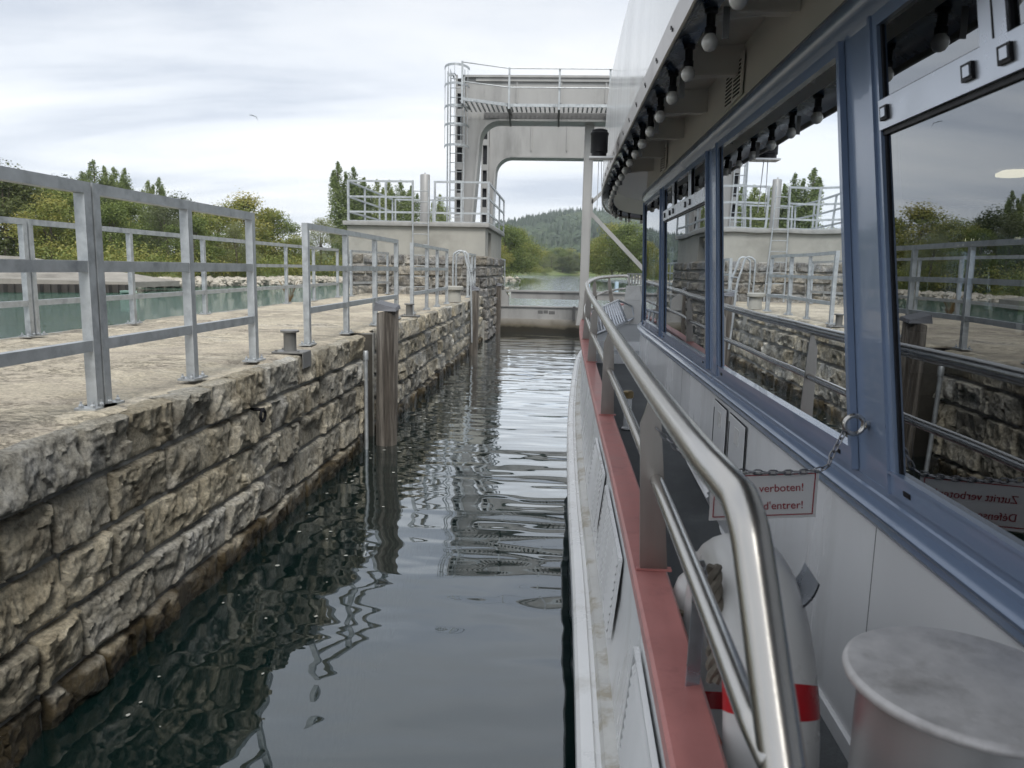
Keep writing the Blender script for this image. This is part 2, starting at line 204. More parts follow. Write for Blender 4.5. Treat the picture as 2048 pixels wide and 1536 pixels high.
def water_material():
    m = bpy.data.materials.new('river_water'); m.use_nodes = True; t = m.node_tree; nn = t.nodes; ll = t.links; nn.remove(nn['Principled BSDF']); o = nn['Material Output']
    g = nn.new('ShaderNodeNewGeometry'); sp = nn.new('ShaderNodeSeparateXYZ'); ll.new(g.outputs['Position'], sp.inputs[0])
    def noise_n(scale, st, det, dist, rot=0, rough=.5):
        mpn = nn.new('ShaderNodeMapping'); mpn.inputs['Scale'].default_value = st; mpn.inputs['Rotation'].default_value = (0, 0, RAD(rot)); ll.new(g.outputs['Position'], mpn.inputs[0])
        n = nn.new('ShaderNodeTexNoise'); n.inputs['Scale'].default_value = scale; n.inputs['Detail'].default_value = det; n.inputs['Distortion'].default_value = dist; n.inputs['Roughness'].default_value = rough; ll.new(mpn.outputs[0], n.inputs['Vector']); return n.outputs['Fac']
    def math_n(op, a, b):
        x = nn.new('ShaderNodeMath'); x.operation = op
        for i, v in enumerate((a, b)):
            if isinstance(v, (int, float)): x.inputs[i].default_value = v
            else: ll.new(v, x.inputs[i])
        return x.outputs[0]
    def mapr(v, a, b, c, d):
        x = nn.new('ShaderNodeMapRange'); x.inputs[1].default_value = a; x.inputs[2].default_value = b; x.inputs[3].default_value = c; x.inputs[4].default_value = d; ll.new(v, x.inputs[0]); return x.outputs[0]
    swell = noise_n(1.0, (.35, 1.15, 1), 1.5, .35, 4)          # long lazy crests across the lock
    small = noise_n(2.0, (.6, 1.7, 1), 1.0, .3, -3)
    chop = noise_n(9, (.9, 1.6, 1), 4, .3, 10)
    # height grows with the distance from the still corner by the camera
    y1 = mapr(sp.outputs[1], 1.5, 9.0, .030, .036)
    y2 = mapr(sp.outputs[1], 1.5, 12.0, .010, .016)
    inlock = math_n('MULTIPLY', mapr(sp.outputs[0], -6.2, -5.4, 1, 0), mapr(sp.outputs[1], 90, 130, 1, 0))
    ch = math_n('ADD', mapr(sp.outputs[1], 24, 28, .0, .012), math_n('MULTIPLY', inlock, mapr(sp.outputs[1], 7, 14, .055, .016)))
    h = math_n('ADD', math_n('ADD', math_n('MULTIPLY', swell, y1), math_n('MULTIPLY', small, y2)), math_n('MULTIPLY', chop, ch))
    bmp = nn.new('ShaderNodeBump'); bmp.inputs['Distance'].default_value = 1.0; bmp.inputs['Strength'].default_value = 1; ll.new(h, bmp.inputs['Height'])
    gl = nn.new('ShaderNodeBsdfGlossy'); gl.inputs['Roughness'].default_value = .015; gl.inputs['Color'].default_value = (.93, .97, 1, 1); ll.new(bmp.outputs[0], gl.inputs['Normal'])
    df = nn.new('ShaderNodeBsdfDiffuse'); tr = nn.new('ShaderNodeBsdfTransparent'); tr.inputs['Color'].default_value = (.30, .42, .36, 1)
    # the river outside the lock is a milkier green than the still water inside it
    gr = nn.new('ShaderNodeMix'); gr.data_type = 'RGBA'; ll.new(math_n('MAXIMUM', inlock, mapr(sp.outputs[1], 24, 26, 0, 1)), gr.inputs[0]); gr.inputs[6].default_value = (.005, .017, .016, 1); gr.inputs[7].default_value = (.022, .10, .055, 1); ll.new(gr.outputs[2], df.inputs[0])
    m1 = nn.new('ShaderNodeMixShader'); m1.inputs[0].default_value = .42; ll.new(df.outputs[0], m1.inputs[1]); ll.new(tr.outputs[0], m1.inputs[2])
    fr = nn.new('ShaderNodeFresnel'); fr.inputs['IOR'].default_value = 1.45; ll.new(bmp.outputs[0], fr.inputs['Normal'])
    # grazing water: keep the reflectance of the mean surface
    frm = math_n('MINIMUM', math_n('ADD', math_n('MULTIPLY', fr.outputs[0], math_n('SUBTRACT', 1.75, math_n('MULTIPLY', inlock, .95))), .06), .97)
    m2 = nn.new('ShaderNodeMixShader'); ll.new(frm, m2.inputs[0]); ll.new(m1.outputs[0], m2.inputs[1]); ll.new(gl.outputs[0], m2.inputs[2]); ll.new(m2.outputs[0], o.inputs[0])
    return m
M['water'] = water_material()

def leaf_material(name, a, b, c):
    m = bpy.data.materials.new(name); m.use_nodes = True; t = m.node_tree; nn = t.nodes; ll = t.links; nn.remove(nn['Principled BSDF']); o = nn['Material Output']
    oi = nn.new('ShaderNodeObjectInfo'); at = nn.new('ShaderNodeAttribute'); at.attribute_name = 'tint'
    r = ramp(nn, [(0, a), (.5, b), (1, c)])
    x = nn.new('ShaderNodeMath'); x.operation = 'MULTIPLY_ADD'; x.inputs[1].default_value = .55; ll.new(at.outputs['Fac'], x.inputs[0])
    y = nn.new('ShaderNodeMath'); y.operation = 'MULTIPLY'; y.inputs[1].default_value = .5; ll.new(oi.outputs['Random'], y.inputs[0]); ll.new(y.outputs[0], x.inputs[2]); ll.new(x.outputs[0], r.inputs[0])
    d = nn.new('ShaderNodeBsdfDiffuse'); tl = nn.new('ShaderNodeBsdfTranslucent'); gl = nn.new('ShaderNodeBsdfGlossy'); gl.inputs['Roughness'].default_value = .5; gl.inputs['Color'].default_value = (.5, .5, .5, 1)
    ll.new(r.outputs[0], d.inputs[0]); ll.new(r.outputs[0], tl.inputs[0])
    mm = nn.new('ShaderNodeMixShader'); mm.inputs[0].default_value = .35; ll.new(d.outputs[0], mm.inputs[1]); ll.new(tl.outputs[0], mm.inputs[2])
    m3 = nn.new('ShaderNodeMixShader'); m3.inputs[0].default_value = .05; ll.new(mm.outputs[0], m3.inputs[1]); ll.new(gl.outputs[0], m3.inputs[2]); ll.new(m3.outputs[0], o.inputs[0])
    return m
M['leaf'] = leaf_material('autumn_green_leaves', (.07, .11, .03), (.20, .25, .065), (.42, .36, .10))
M['poplarleaf'] = leaf_material('poplar_leaves', (.10, .14, .05), (.22, .28, .10), (.36, .40, .16))
M['willowleaf'] = leaf_material('willow_leaves', (.075, .095, .045), (.14, .165, .08), (.25, .27, .11))
M['darkleaf'] = leaf_material('dark_leaves', (.03, .05, .018), (.065, .09, .03), (.14, .16, .05))
M['hillleaf'] = leaf_material('hill_forest', (.055, .085, .06), (.10, .14, .08), (.18, .21, .10))
M['grass'] = material('bank_grass', (.11, .15, .045), .9, 0, var=.3, vscale=.6, dark=(.20, .18, .08), dscale=.2)
M['meadow'] = material('valley_meadow', (.13, .18, .06), .9, 0, var=.25, vscale=.03)
M['riprap'] = material('pale_riprap', (.42, .39, .33), .9, 0, var=.3, vscale=1.5)
M['bed'] = material('river_bed', (.02, .035, .02), .9, 0, var=.4, vscale=2, dark=(.05, .05, .025), dscale=1)

# ---------------------------------------------------------------- mesh builder
class MB:
    def __init__(s): s.v = []; s.f = []; s.a = None
    def add(s, vs, fs):
        n = len(s.v); s.v += [tuple(q) for q in vs]; s.f += [tuple(i + n for i in f) for f in fs]; return s
    def hexa(s, c8):
        return s.add(c8, [(0, 3, 2, 1), (4, 5, 6, 7), (0, 1, 5, 4), (1, 2, 6, 5), (2, 3, 7, 6), (3, 0, 4, 7)])
    def box(s, x0, x1, y0, y1, z0, z1):
        return s.hexa([(x0, y0, z0), (x1, y0, z0), (x1, y1, z0), (x0, y1, z0), (x0, y0, z1), (x1, y0, z1), (x1, y1, z1), (x0, y1, z1)])
    def bbox(s, x0, x1, y0, y1, z0, z1, b):      # box with chamfered edges
        bm = bmesh.new(); bmesh.ops.create_cube(bm, size=1)
        for q in bm.verts: q.co = Vector(((x0 + x1) / 2 + q.co.x * (x1 - x0), (y0 + y1) / 2 + q.co.y * (y1 - y0), (z0 + z1) / 2 + q.co.z * (z1 - z0)))
        bmesh.ops.bevel(bm, geom=bm.edges[:], offset=b, segments=2, affect='EDGES', profile=.5)
        bm.verts.index_update(); s.add([q.co for q in bm.verts], [[q.index for q in f.verts] for f in bm.faces]); bm.free(); return s
    def bar(s, p0, p1, wd, ht, up=(0, 0, 1)):    # rectangular bar between two points
        p0 = Vector(p0); p1 = Vector(p1); d = (p1 - p0).normalized(); u = Vector(up)
        sd_ = d.cross(u)
        if sd_.length < 1e-4: sd_ = d.cross(Vector((1, 0, 0)))
        sd_.normalize(); u = sd_.cross(d).normalized(); a = sd_ * wd / 2; b = u * ht / 2
        return s.hexa([p0 - a - b, p0 + a - b, p1 + a - b, p1 - a - b, p0 - a + b, p0 + a + b, p1 + a + b, p1 - a + b])
    def tube(s, pts, r, n=10, closed=False, caps=True):
        pts = [Vector(q) for q in pts]; k = len(pts); rs = r if isinstance(r, (list, tuple)) else [r] * k
        rings = []; ref = None
        for i in range(k):
            a = pts[(i - 1) % k] if (i > 0 or closed) else pts[0]; b = pts[(i + 1) % k] if (i < k - 1 or closed) else pts[-1]
            d = (b - a).normalized()
            if ref is None: ref = d.orthogonal().normalized()
            ref = (ref - d * ref.dot(d)).normalized(); bi = d.cross(ref)
            rings.append([pts[i] + (ref * math.cos(2 * math.pi * j / n) + bi * math.sin(2 * math.pi * j / n)) * rs[i] for j in range(n)])
        vs = [q for rg in rings for q in rg]; fs = []
        for i in range(k if closed else k - 1):
            for j in range(n):
                i2 = (i + 1) % k; fs.append((i * n + j, i * n + (j + 1) % n, i2 * n + (j + 1) % n, i2 * n + j))
        if caps and not closed: fs.append(tuple(range(n - 1, -1, -1))); fs.append(tuple((k - 1) * n + j for j in range(n)))
        return s.add(vs, fs)
    def lathe(s, c, prof, n=24, axis='Z'):       # profile [(r, h)], both ends closed when r == 0
        vs = []; fs = []; c = Vector(c)
        for r, h in prof:
            for j in range(n):
                a = 2 * math.pi * j / n; q = (r * math.cos(a), r * math.sin(a), h)
                q = {'Z': q, 'X': (h, q[0], q[1]), 'Y': (q[1], h, q[0])}[axis]; vs.append(c + Vector(q))
        for i in range(len(prof) - 1):
            for j in range(n): fs.append((i * n + j, i * n + (j + 1) % n, (i + 1) * n + (j + 1) % n, (i + 1) * n + j))
        fs.append(tuple(range(n - 1, -1, -1))); fs.append(tuple((len(prof) - 1) * n + j for j in range(n)))
        return s.add(vs, fs)
    def strip(s, rows, flip=False):              # grid of points: rows of equal length
        n = len(s.v); k = len(rows[0])
        for r in rows: s.v += [tuple(q) for q in r]
        for i in range(len(rows) - 1):
            for j in range(k - 1):
                f = (n + i * k + j, n + i * k + j + 1, n + (i + 1) * k + j + 1, n + (i + 1) * k + j); s.f.append(f[::-1] if flip else f)
        return s
    def prism(s, poly, d):                       # polygon swept by vector d
        d = Vector(d); k = len(poly); poly = [Vector(q) for q in poly]
        return s.add(poly + [q + d for q in poly], [tuple(range(k - 1, -1, -1)), tuple(range(k, 2 * k))] + [(i, (i + 1) % k, (i + 1) % k + k, i + k) for i in range(k)])
    def build(s, name, mat, parent=None, smooth=False, label=None, kind=None, o=None):
        off = Vector(o) if o is not None else (Vector(parent['_o']) if parent is not None and '_o' in parent else Vector((0, 0, 0)))
        me = bpy.data.meshes.new(name); me.from_pydata([Vector(q) - off for q in s.v], [], s.f)
        me.materials.append(M[mat] if isinstance(mat, str) else mat)
        if smooth:
            me.polygons.foreach_set('use_smooth', [True] * len(me.polygons))
            if smooth != 'all':
                try: me.set_sharp_from_angle(angle=RAD(40))
                except Exception: pass
        bmx = bmesh.new(); bmx.from_mesh(me); bmesh.ops.recalc_face_normals(bmx, faces=bmx.faces[:]) if smooth != 'keep' and s.a is None else None; bmx.to_mesh(me); bmx.free()
        if s.a is not None:
            at = me.attributes.new(s.a[0], 'FLOAT', s.a[1]); at.data.foreach_set('value', s.a[2])
        ob = bpy.data.objects.new(name, me); col.objects.link(ob)
        if parent is not None: ob.parent = parent; ob['_o'] = list(off)
        if label: ob['label'] = label
        if kind: ob['kind'] = kind
        return ob
BY = RAD(-1.6)                                   # heading of the boat, clockwise of the quay
def b2w(q): c, s_ = math.cos(BY), math.sin(BY); return Vector((c * q[0] - s_ * q[1], s_ * q[0] + c * q[1], q[2]))
def thing(name, o, label, cat, group=None, frame='W', rz=0):
    t = bpy.data.objects.new(name, None); col.objects.link(t); t.empty_display_size = .2
    t.location = b2w(o) if frame == 'B' else Vector(o); t.rotation_euler = (0, 0, BY if frame == 'B' else rz); t['_o'] = list(o)
    t['label'] = label; t['category'] = cat
    if group: t['group'] = group
    return t
def single(mb, name, mat, o, label, cat, group=None, frame='W', smooth=False):
    ob = mb.build(name, mat, None, smooth, o=o); ob.location = b2w(o) if frame == 'B' else Vector(o)
    if frame == 'B': ob.rotation_euler = (0, 0, BY)
    ob['label'] = label; ob['category'] = cat
    if group: ob['group'] = group
    return ob
def copy_tree(r, parent=None):
    c = r.copy(); col.objects.link(c)
    if parent is not None: c.parent = parent
    for ch in list(r.children): copy_tree(ch, c)
    return c
def catmull(P, n=8):
    P = [Vector(q) for q in P]; out = []
    for i in range(len(P) - 1):
        a = P[max(i - 1, 0)]; b = P[i]; c = P[i + 1]; d = P[min(i + 2, len(P) - 1)]
        for k in range(n):
            t = k / n; out.append(.5 * ((2 * b) + (c - a) * t + (2 * a - 5 * b + 4 * c - d) * t * t + (3 * b - a - 3 * c + d) * t ** 3))
    out.append(P[-1]); return out
def structure(ob, kind='structure'): ob['kind'] = kind; return ob
fbm = lambda p, s, o=4: noise.fractal(Vector(p) * s, .9, 2.0, o)

# ================================================================ THE SETTING
# ground sheets: river bed, water, banks, hills
b = MB(); b.box(-990, 1290, -55, 1400, -3.2, -3.0); structure(b.build('river_bed', 'bed'))
b = MB(); b.add([(-990, -55, 0), (1290, -55, 0), (1290, 1400, 0), (-990, 1400, 0)], [(0, 1, 2, 3)]); structure(b.build('water', 'water'))
def bank(name, shore, outer, inner_h=1.6, mat='grass'):
    """land behind a shoreline polyline: riprap slope at the edge, then level ground out to `outer`"""
    sh = catmull([(x, y, 0) for x, y in shore], 8); ou = catmull([(x, y, 0) for x, y in outer], 8); rows = []
    for t, z in ((0, -1.0), (.02, .5), (.05, inner_h), (.3, inner_h + .6), (1, inner_h + 2)):
        rows.append([Vector((a.x + (c.x - a.x) * t, a.y + (c.y - a.y) * t, z + .25 * noise.noise(Vector((a.x * .2 + t * 9, a.y * .2, 3))))) for a, c in zip(sh, ou)])
    m = MB(); m.strip(rows); return structure(m.build(name, mat, smooth=True))
LS = [(-60, 10), (-50, 32), (-37, 50), (-31.5, 56), (-28.5, 70), (-26, 86), (-17, 110), (-9.5, 124), (-11, 170), (-11, 205), (-13, 250), (-2, 300), (20, 330), (80, 350)]
LO = [(-200, 10), (-200, 40), (-180, 80), (-170, 110), (-170, 140), (-170, 170), (-170, 210), (-170, 250), (-170, 300), (-170, 360), (-170, 420), (-150, 500), (0, 560), (150, 560)]
bank('left_bank', LS, LO)
RS = [(16, -60), (16, 0), (17, 40), (22, 90), (23, 140), (20.5, 184), (24, 230), (40, 275), (90, 300)]
RO = [(200, -60), (200, 0), (200, 40), (200, 90), (200, 140), (200, 184), (200, 230), (200, 260), (220, 280)]
bank('right_bank', RS, RO)
# valley floor and hills behind
def hill_h(x, y):
    r = max(0, min(1, (y - 480) / 620)); r = r * r * (3 - 2 * r)
    ridge = 42 + 25 * math.exp(-((x - 45) / 120) ** 2) + 3 * math.sin(x * .021 + 1) + 5 * noise.noise(Vector((x * .012, y * .01, 0)))
    left = max(0, min(1, (x + 420) / 330)); left = left * left * (3 - 2 * left)
    return 3 + ridge * r * (.12 + .88 * left)
rows = []
for j in range(46):
    y = 420 + j * 20; rows.append([(x, y, hill_h(x, y)) for x in range(-900, 1201, 30)])
b = MB(); b.strip(rows); structure(b.build('hills', 'meadow', smooth='all'))

# riprap stones along the left bank (uncountable)
def rockpile(name, pts, n, smin, smax, spread, mat='riprap'):
    m = MB(); R = random.Random(5)
    for i in range(n):
        t = R.random() * (len(pts) - 1); k = int(t); a, c = pts[k], pts[min(k + 1, len(pts) - 1)]; f = t - k
        s = R.uniform(smin, smax); ctr = Vector((a[0] + (c[0] - a[0]) * f + R.gauss(0, spread), a[1] + (c[1] - a[1]) * f + R.gauss(0, spread), 0)); ctr.z = R.uniform(-.1, .55)
        base = [Vector((math.sin(p_) * math.cos(q_), math.sin(p_) * math.sin(q_), math.cos(p_) * .7)) for p_ in (.5, 1.4, 2.4) for q_ in [2 * math.pi * w_ / 5 + p_ for w_ in range(5)]]
        vs = [ctr + Vector((q.x * R.uniform(.6, 1.2), q.y * R.uniform(.6, 1.2), q.z * R.uniform(.7, 1.1))) * s for q in base]
        fs = [tuple(range(4, -1, -1)), tuple(range(10, 15))] + [(r * 5 + j, r * 5 + (j + 1) % 5, (r + 1) * 5 + (j + 1) % 5, (r + 1) * 5 + j) for r in range(2) for j in range(5)]
        m.add(vs, fs)
    ob = m.build(name, mat); ob['kind'] = 'stuff'; ob['label'] = 'pale riprap stones along the river edge'; return ob
shl = [(q.x, q.y) for q in catmull([(x, y, 0) for x, y in LS[3:12]], 6)]
rockpile('riprap', shl[:26], 2600, .15, .5, .8)
shr = [(q.x, q.y) for q in catmull([(x, y, 0) for x, y in RS[3:8]], 6)]
ob = rockpile('riprap', shr, 900, .2, .55, .7); ob['label'] = 'pale stones along the far right river edge'

# ---------------------------------------------------------------- trees
def leafball(L_, rnd, c, r, n, size, flat=1.0, tint=None):
    for i in range(n):
        u = rnd.gauss(0, 1), rnd.gauss(0, 1), rnd.gauss(0, 1); l_ = math.sqrt(sum(q * q for q in u)) or 1
        rr = rnd.random() ** .38; q = Vector((c[0] + u[0] / l_ * rr * r[0], c[1] + u[1] / l_ * rr * r[1], c[2] + u[2] / l_ * rr * r[2]))
        L_.append((q, size * rnd.uniform(.6, 1.35), (tint if tint is not None else rnd.random()), Vector(u) / l_))
def leaves_mesh(L_, rnd, name, mat, parent, droop=0):
    vs = []; fs = []; tn = []
    for q, s, t, nrm in L_:
        d = (nrm + Vector((rnd.gauss(0, .8), rnd.gauss(0, .8), rnd.gauss(0, .8) + .4))).normalized(); a = d.orthogonal().normalized(); a.rotate(Matrix.Rotation(rnd.random() * 6.28, 3, d)); bb = d.cross(a)
        if droop: bb = (bb * .5 + Vector((0, 0, -1)) * droop)
        n = len(vs); k = s * .5
        vs += [q - a * k * .6, q + bb * k * .45 - a * k * .1 + d * k * .15, q + a * k, q - bb * k * .5 + a * k * .1 + d * k * .12]; fs.append((n, n + 1, n + 2, n + 3)); tn.append(max(0, min(1, t)))
    m = MB(); m.v = vs; m.f = fs; m.a = ('tint', 'FACE', tn); return m.build(name, mat, parent)
def trunk_mesh(rnd, h, r, parent, limbs):
    m = MB(); top = Vector((rnd.uniform(-.3, .3), rnd.uniform(-.3, .3), h))
    m.tube([(0, 0, -.4), (0.05, 0, h * .3), (top.x * .5, top.y * .5, h * .65), top], [r, r * .8, r * .55, r * .2], 7)
    for c in limbs:
        z0 = h * rnd.uniform(.25, .6); m.tube([(0, 0, z0), (c[0] * .5, c[1] * .5, (z0 + c[2]) / 2 + .2), c], [r * .4, r * .25, r * .08], 5)
    return m.build('trunk', 'bark', parent, smooth=True)
def make_broadleaf(seed, h=10, w=7, n=7000, mat='leaf', size=.34, clumps=26, low=.03, droop=0):
    rnd = random.Random(seed); t = thing('broadleaf_tree', (0, 0, 0), 'x', 'tree'); L_ = []; cs = []
    for i in range(clumps):
        z = low + (1 - low) * (i + .5) / clumps; wd = math.sin(min(1, (z * .86 + .16)) * math.pi) ** .55 * w / 2
        a = rnd.random() * 6.28; rr = wd * rnd.uniform(.35, .92); r = w * rnd.uniform(.13, .24)
        c = (math.cos(a) * rr, math.sin(a) * rr, z * h * .95); cs.append((c, r))
        leafball(L_, rnd, c, (r, r, r * rnd.uniform(.6, .95)), int(n / clumps), size, tint=None)
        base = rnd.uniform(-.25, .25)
        L_[-int(n / clumps):] = [(q, s, .5 + base + rnd.uniform(-.22, .22) + .25 * (q.z - c[2]) / r, nn_) for q, s, _, nn_ in L_[-int(n / clumps):]]  # random tint per clump, plus light from above painted in: tops lighter
    for i in range(int(n * .025)):                # stray twigs break the outline
        c, r = rnd.choice(cs); u = Vector((rnd.gauss(0, 1), rnd.gauss(0, 1), rnd.gauss(0, 1))).normalized(); L_.append((Vector(c) + u * r * rnd.uniform(1.0, 1.14), size * .8, rnd.random(), u))
    leaves_mesh(L_, rnd, 'crown', mat, t, droop); trunk_mesh(rnd, h * .8, h * .022, t, [c for c, r in cs[::4]]); return t
def make_poplar(seed, h=16, w=2.6, n=5200, mat='poplarleaf', size=.28):
    rnd = random.Random(seed); t = thing('poplar_tree', (0, 0, 0), 'x', 'tree'); L_ = []; cs = []
    for st in range(5 if w > 5 else 3):           # several upright leaders
        ang = st * 2.4 + rnd.random(); off_ = (0 if st == 0 else w * .20); hh_ = h * (1 if st == 0 else rnd.uniform(.80, .95))
        for i in range(26):
            z = .08 + .92 * (i + .5) / 26; prof = (math.sin(min(1, z * .92 + .08) ** .8 * math.pi) ** .6) * w * .27
            a = rnd.random() * 6.28; rr = prof * rnd.uniform(.0, .7); c = (math.cos(ang) * off_ + math.cos(a) * rr, math.sin(ang) * off_ + math.sin(a) * rr, z * hh_ * .97); cs.append(c); r = max(.22, prof * rnd.uniform(.5, .95)); k = int(n / (26 * (5 if w > 5 else 3)))
            leafball(L_, rnd, c, (r, r, r * 2.8), k, size); base = rnd.uniform(-.22, .25); L_[-k:] = [(q, s, .55 + base + rnd.uniform(-.2, .2), nn_) for q, s, _, nn_ in L_[-k:]]
    leaves_mesh(L_, rnd, 'crown', mat, t); trunk_mesh(rnd, h * .93, h * .012, t, cs[::6]); return t
PROTO = [make_broadleaf(11, 10, 9, n=12000, clumps=32), make_broadleaf(12, 10, 9, n=12000, clumps=30), make_broadleaf(13, 10, 10, n=13000, clumps=38), make_broadleaf(14, 10, 9, n=13000, mat='willowleaf', size=.30, clumps=30, droop=.5, low=.0),
         make_poplar(15, w=4.6, n=12000), make_poplar(16, w=6.2, n=15000), make_broadleaf(17, 10, 9, n=11000, mat='darkleaf', clumps=30), make_broadleaf(18, 10, 11, n=12000, clumps=40, low=0)]
used = set()
def tree(k, x, y, h, label, group=None, z=1.8, wx=1.0, name=None):
    r = PROTO[k]
    if k in used: r = copy_tree(r)
    used.add(k)
    s = h / (16 if k in (4, 5) else 10); r.location = (x, y, z); r.scale = (s * wx, s * wx, s); r.rotation_euler = (0, 0, random.random() * 6.28)
    r['label'] = label; r['category'] = 'shrub' if name and 'shrub' in name else 'tree'
    if name: r.name = name
    if group: r['group'] = group
    return r
G1 = 'trees on the far left bank'
rowL = [ # proto, x, y, height, label
    (6, -47.3, 62, 7.6, 'dark tree at the extreme left edge, cut by the frame'), (2, -48.5, 66, 7.2, 'dense green tree behind the concrete landing, leftmost of the bank'), (0, -41.9, 60, 5.1, 'yellowing tree directly above the concrete landing wall'),
    (2, -44.8, 68, 7.0, 'broad green tree left of the double railing post'), (1, -39.3, 64, 5.0, 'mid green tree just right of the double railing post'), (0, -41.9, 72, 5.9, 'brownish green tree below the yellow poplars'),
    (3, -37.4, 70, 5.8, 'soft light green willow right of the double post'), (1, -32.8, 66, 4.2, 'green tree behind the second near railing post'), (2, -36.2, 78, 5.7, 'round green tree at the middle of the left bank'),
    (0, -35.6, 84, 7.6, 'tall loose crowned tree left of the gap in the railing'), (3, -30.7, 70, 3.9, 'grey green willow bush below the tall loose tree'), (1, -34.0, 88, 6.4, 'broad bright green tree left of the third railing section'),
    (7, -30.7, 86, 3.3, 'low green tree behind the railing gap'), (3, -29.6, 92, 5.7, 'yellowish willow at the foot of the tall poplars'), (3, -27.1, 96, 3.7, 'willow right behind the near quay railing, beside the stone tower'),
    (6, -43.7, 84, 7.3, 'dark tree showing behind the light green willow'), (6, -54.3, 80, 8.4, 'dark crown standing behind the yellowing tree')]
for k, px, Y, h, lab in rowL: tree(k, px, Y, h, lab, G1, wx=1.35)
G2 = 'poplars rising behind the left bank'
for k, px, Y, h, lab in [(5, -60.6, 96, 13.0, 'leftmost tall poplar above the near railing'), (4, -59.9, 97, 12.3, 'second poplar from the left, touching the leftmost one'), (5, -59.8, 99, 12.5, 'third poplar of the left group, round shouldered'), (4, -57.6, 98, 12.2, 'fourth poplar of the left group, at its right end'),
                        (5, -60.1, 108, 11.8, 'yellow green poplar standing apart, right of the left group'), (4, -59.0, 109, 12.3, 'slim dark poplar beside the yellow one'),
                        (4, -35.0, 118, 16.1, 'tallest slim poplar, leftmost of the group by the tower'), (5, -33.2, 120, 15.7, 'wide poplar second from the left by the tower'), (4, -31.6, 121, 14.1, 'poplar behind the left end of the tower railing'), (5, -30.0, 122, 14.0, 'poplar showing through the tower railing, middle one'),
                        (4, -28.4, 124, 14.1, 'poplar left of the grey pipe on the tower'), (5, -26.6, 124, 14.2, 'poplar next to the grey pipe on the tower'), (4, -25.2, 126, 13.4, 'poplar directly behind the grey pipe on the tower'), (5, -20.6, 128, 12.4, 'poplar right of the grey pipe, seen through railing bars')]:
    tree(k, px, Y, h, lab, G2, z=2.0, wx=1.4)
G3 = 'trees lining the river beyond the gate'
for k, px, Y, h, lab in [(7, -10.2, 112, 4.5, 'pale green tree right behind the tower corner'), (2, -9.7, 132, 7.6, 'large yellow green tree beside the tower, on the left river bank'), (2, -8.6, 150, 8.1, 'rounded yellow green tree ending the left bank row'), (7, -8.3, 178, 7.7, 'low crown at the tip of the left bank row'),
                        (1, -12.2, 160, 8.8, 'green crown behind the left bank row'),
                        (1, 7.5, 150, 6.8, 'green tree just right of the gate mast'), (2, 9.6, 142, 8.8, 'large yellow green tree behind the diagonal brace'), (0, 12.0, 135, 8.6, 'large yellowing tree left of the first boat window'), (7, 14.8, 130, 7.6, 'broad tree behind the front of the cabin'), (1, 17.1, 120, 7.4, 'tree hidden behind the cabin front, partly seen'),
                        (6, 7.3, 170, 4.6, 'dark low tree behind the gate mast')]:
    tree(k, px, Y, h, lab, G3, z=1.6, wx=1.3)
G4 = 'distant trees where the river bends'
for k, px, Y, h, lab in [(3, -6.7, 300, 4.0, 'rounded grey green willow where the river bends'), (6, -10.2, 330, 5.5, 'dark tree left of the distant willow'), (3, -4.2, 345, 7.9, 'pale tree behind the distant willow'), (6, 0.8, 320, 6.1, 'dark green tree at the middle of the distant bend'), (6, 3.4, 325, 6.6, 'dark green tree right at the distant bend, second of two'),
                        (3, 6.6, 340, 8.0, 'soft green tree left of the gate mast far away'), (1, -1.2, 370, 11.4, 'yellowish tall tree above the distant bend'), (0, 4.3, 380, 11.1, 'green crown highest above the distant bend'), (2, -7.0, 390, 10.0, 'mid green crown behind the distant willow'), (7, 10.4, 345, 6.1, 'low tree behind the mast at the bend'), (2, 13.6, 350, 9.4, 'tree right of the mast at the bend')]:
    tree(k, px, Y, h, lab, G4, z=1.2, wx=1.6)
for q in range(8):
    if q not in used: bpy.data.objects.remove(PROTO[q])
# undergrowth at the water's edge and the forest on the hill: nobody could count them
rnd = random.Random(3); L_ = []
for i, (x, y) in enumerate([shl[int(j)] for j in [q * .11 for q in range(500)] if int(j) < len(shl)]):
    r = rnd.uniform(.8, 1.7); c = (x - rnd.uniform(2.0, 7.0), y + rnd.uniform(-1.5, 3.5), 1.2 + r * .5); k = 230; base = rnd.uniform(-.3, .35)
    leafball(L_, rnd, c, (r * 1.3, r * 1.3, r), k, .26); L_[-k:] = [(q, s, .45 + base + rnd.uniform(-.2, .2), nn_) for q, s, _, nn_ in L_[-k:]]
ob = leaves_mesh(L_, rnd, 'undergrowth', 'leaf', None); ob['kind'] = 'stuff'; ob['label'] = 'dense bushes and brambles along the left river bank'
rnd = random.Random(9); m = MB(); tn = []
def crownblob(x, y, z, r, hh, con, t):
    rings = ((0, -.15), (.8, 0), (.62, .4), (.34, .75), (.05, 1.15)) if con else ((0, -.2), (.85, .05), (1.0, .4), (.78, .78), (.3, 1.0))
    nn_ = 6; vs = []
    for rr, zz in rings:
        for j in range(nn_):
            a = 6.283 * j / nn_ + zz * 2; f = rr * r * rnd.uniform(.72, 1.2); vs.append((x + math.cos(a) * f, y + math.sin(a) * f, z + zz * hh * rnd.uniform(.92, 1.08)))
    fs = [(i * nn_ + j, i * nn_ + (j + 1) % nn_, (i + 1) * nn_ + (j + 1) % nn_, (i + 1) * nn_ + j) for i in range(4) for j in range(nn_)] + [tuple(4 * nn_ + j for j in range(nn_))]
    m.add(vs, fs); tn.extend([max(0, min(1, t + rnd.uniform(-.12, .12))) for _ in fs])
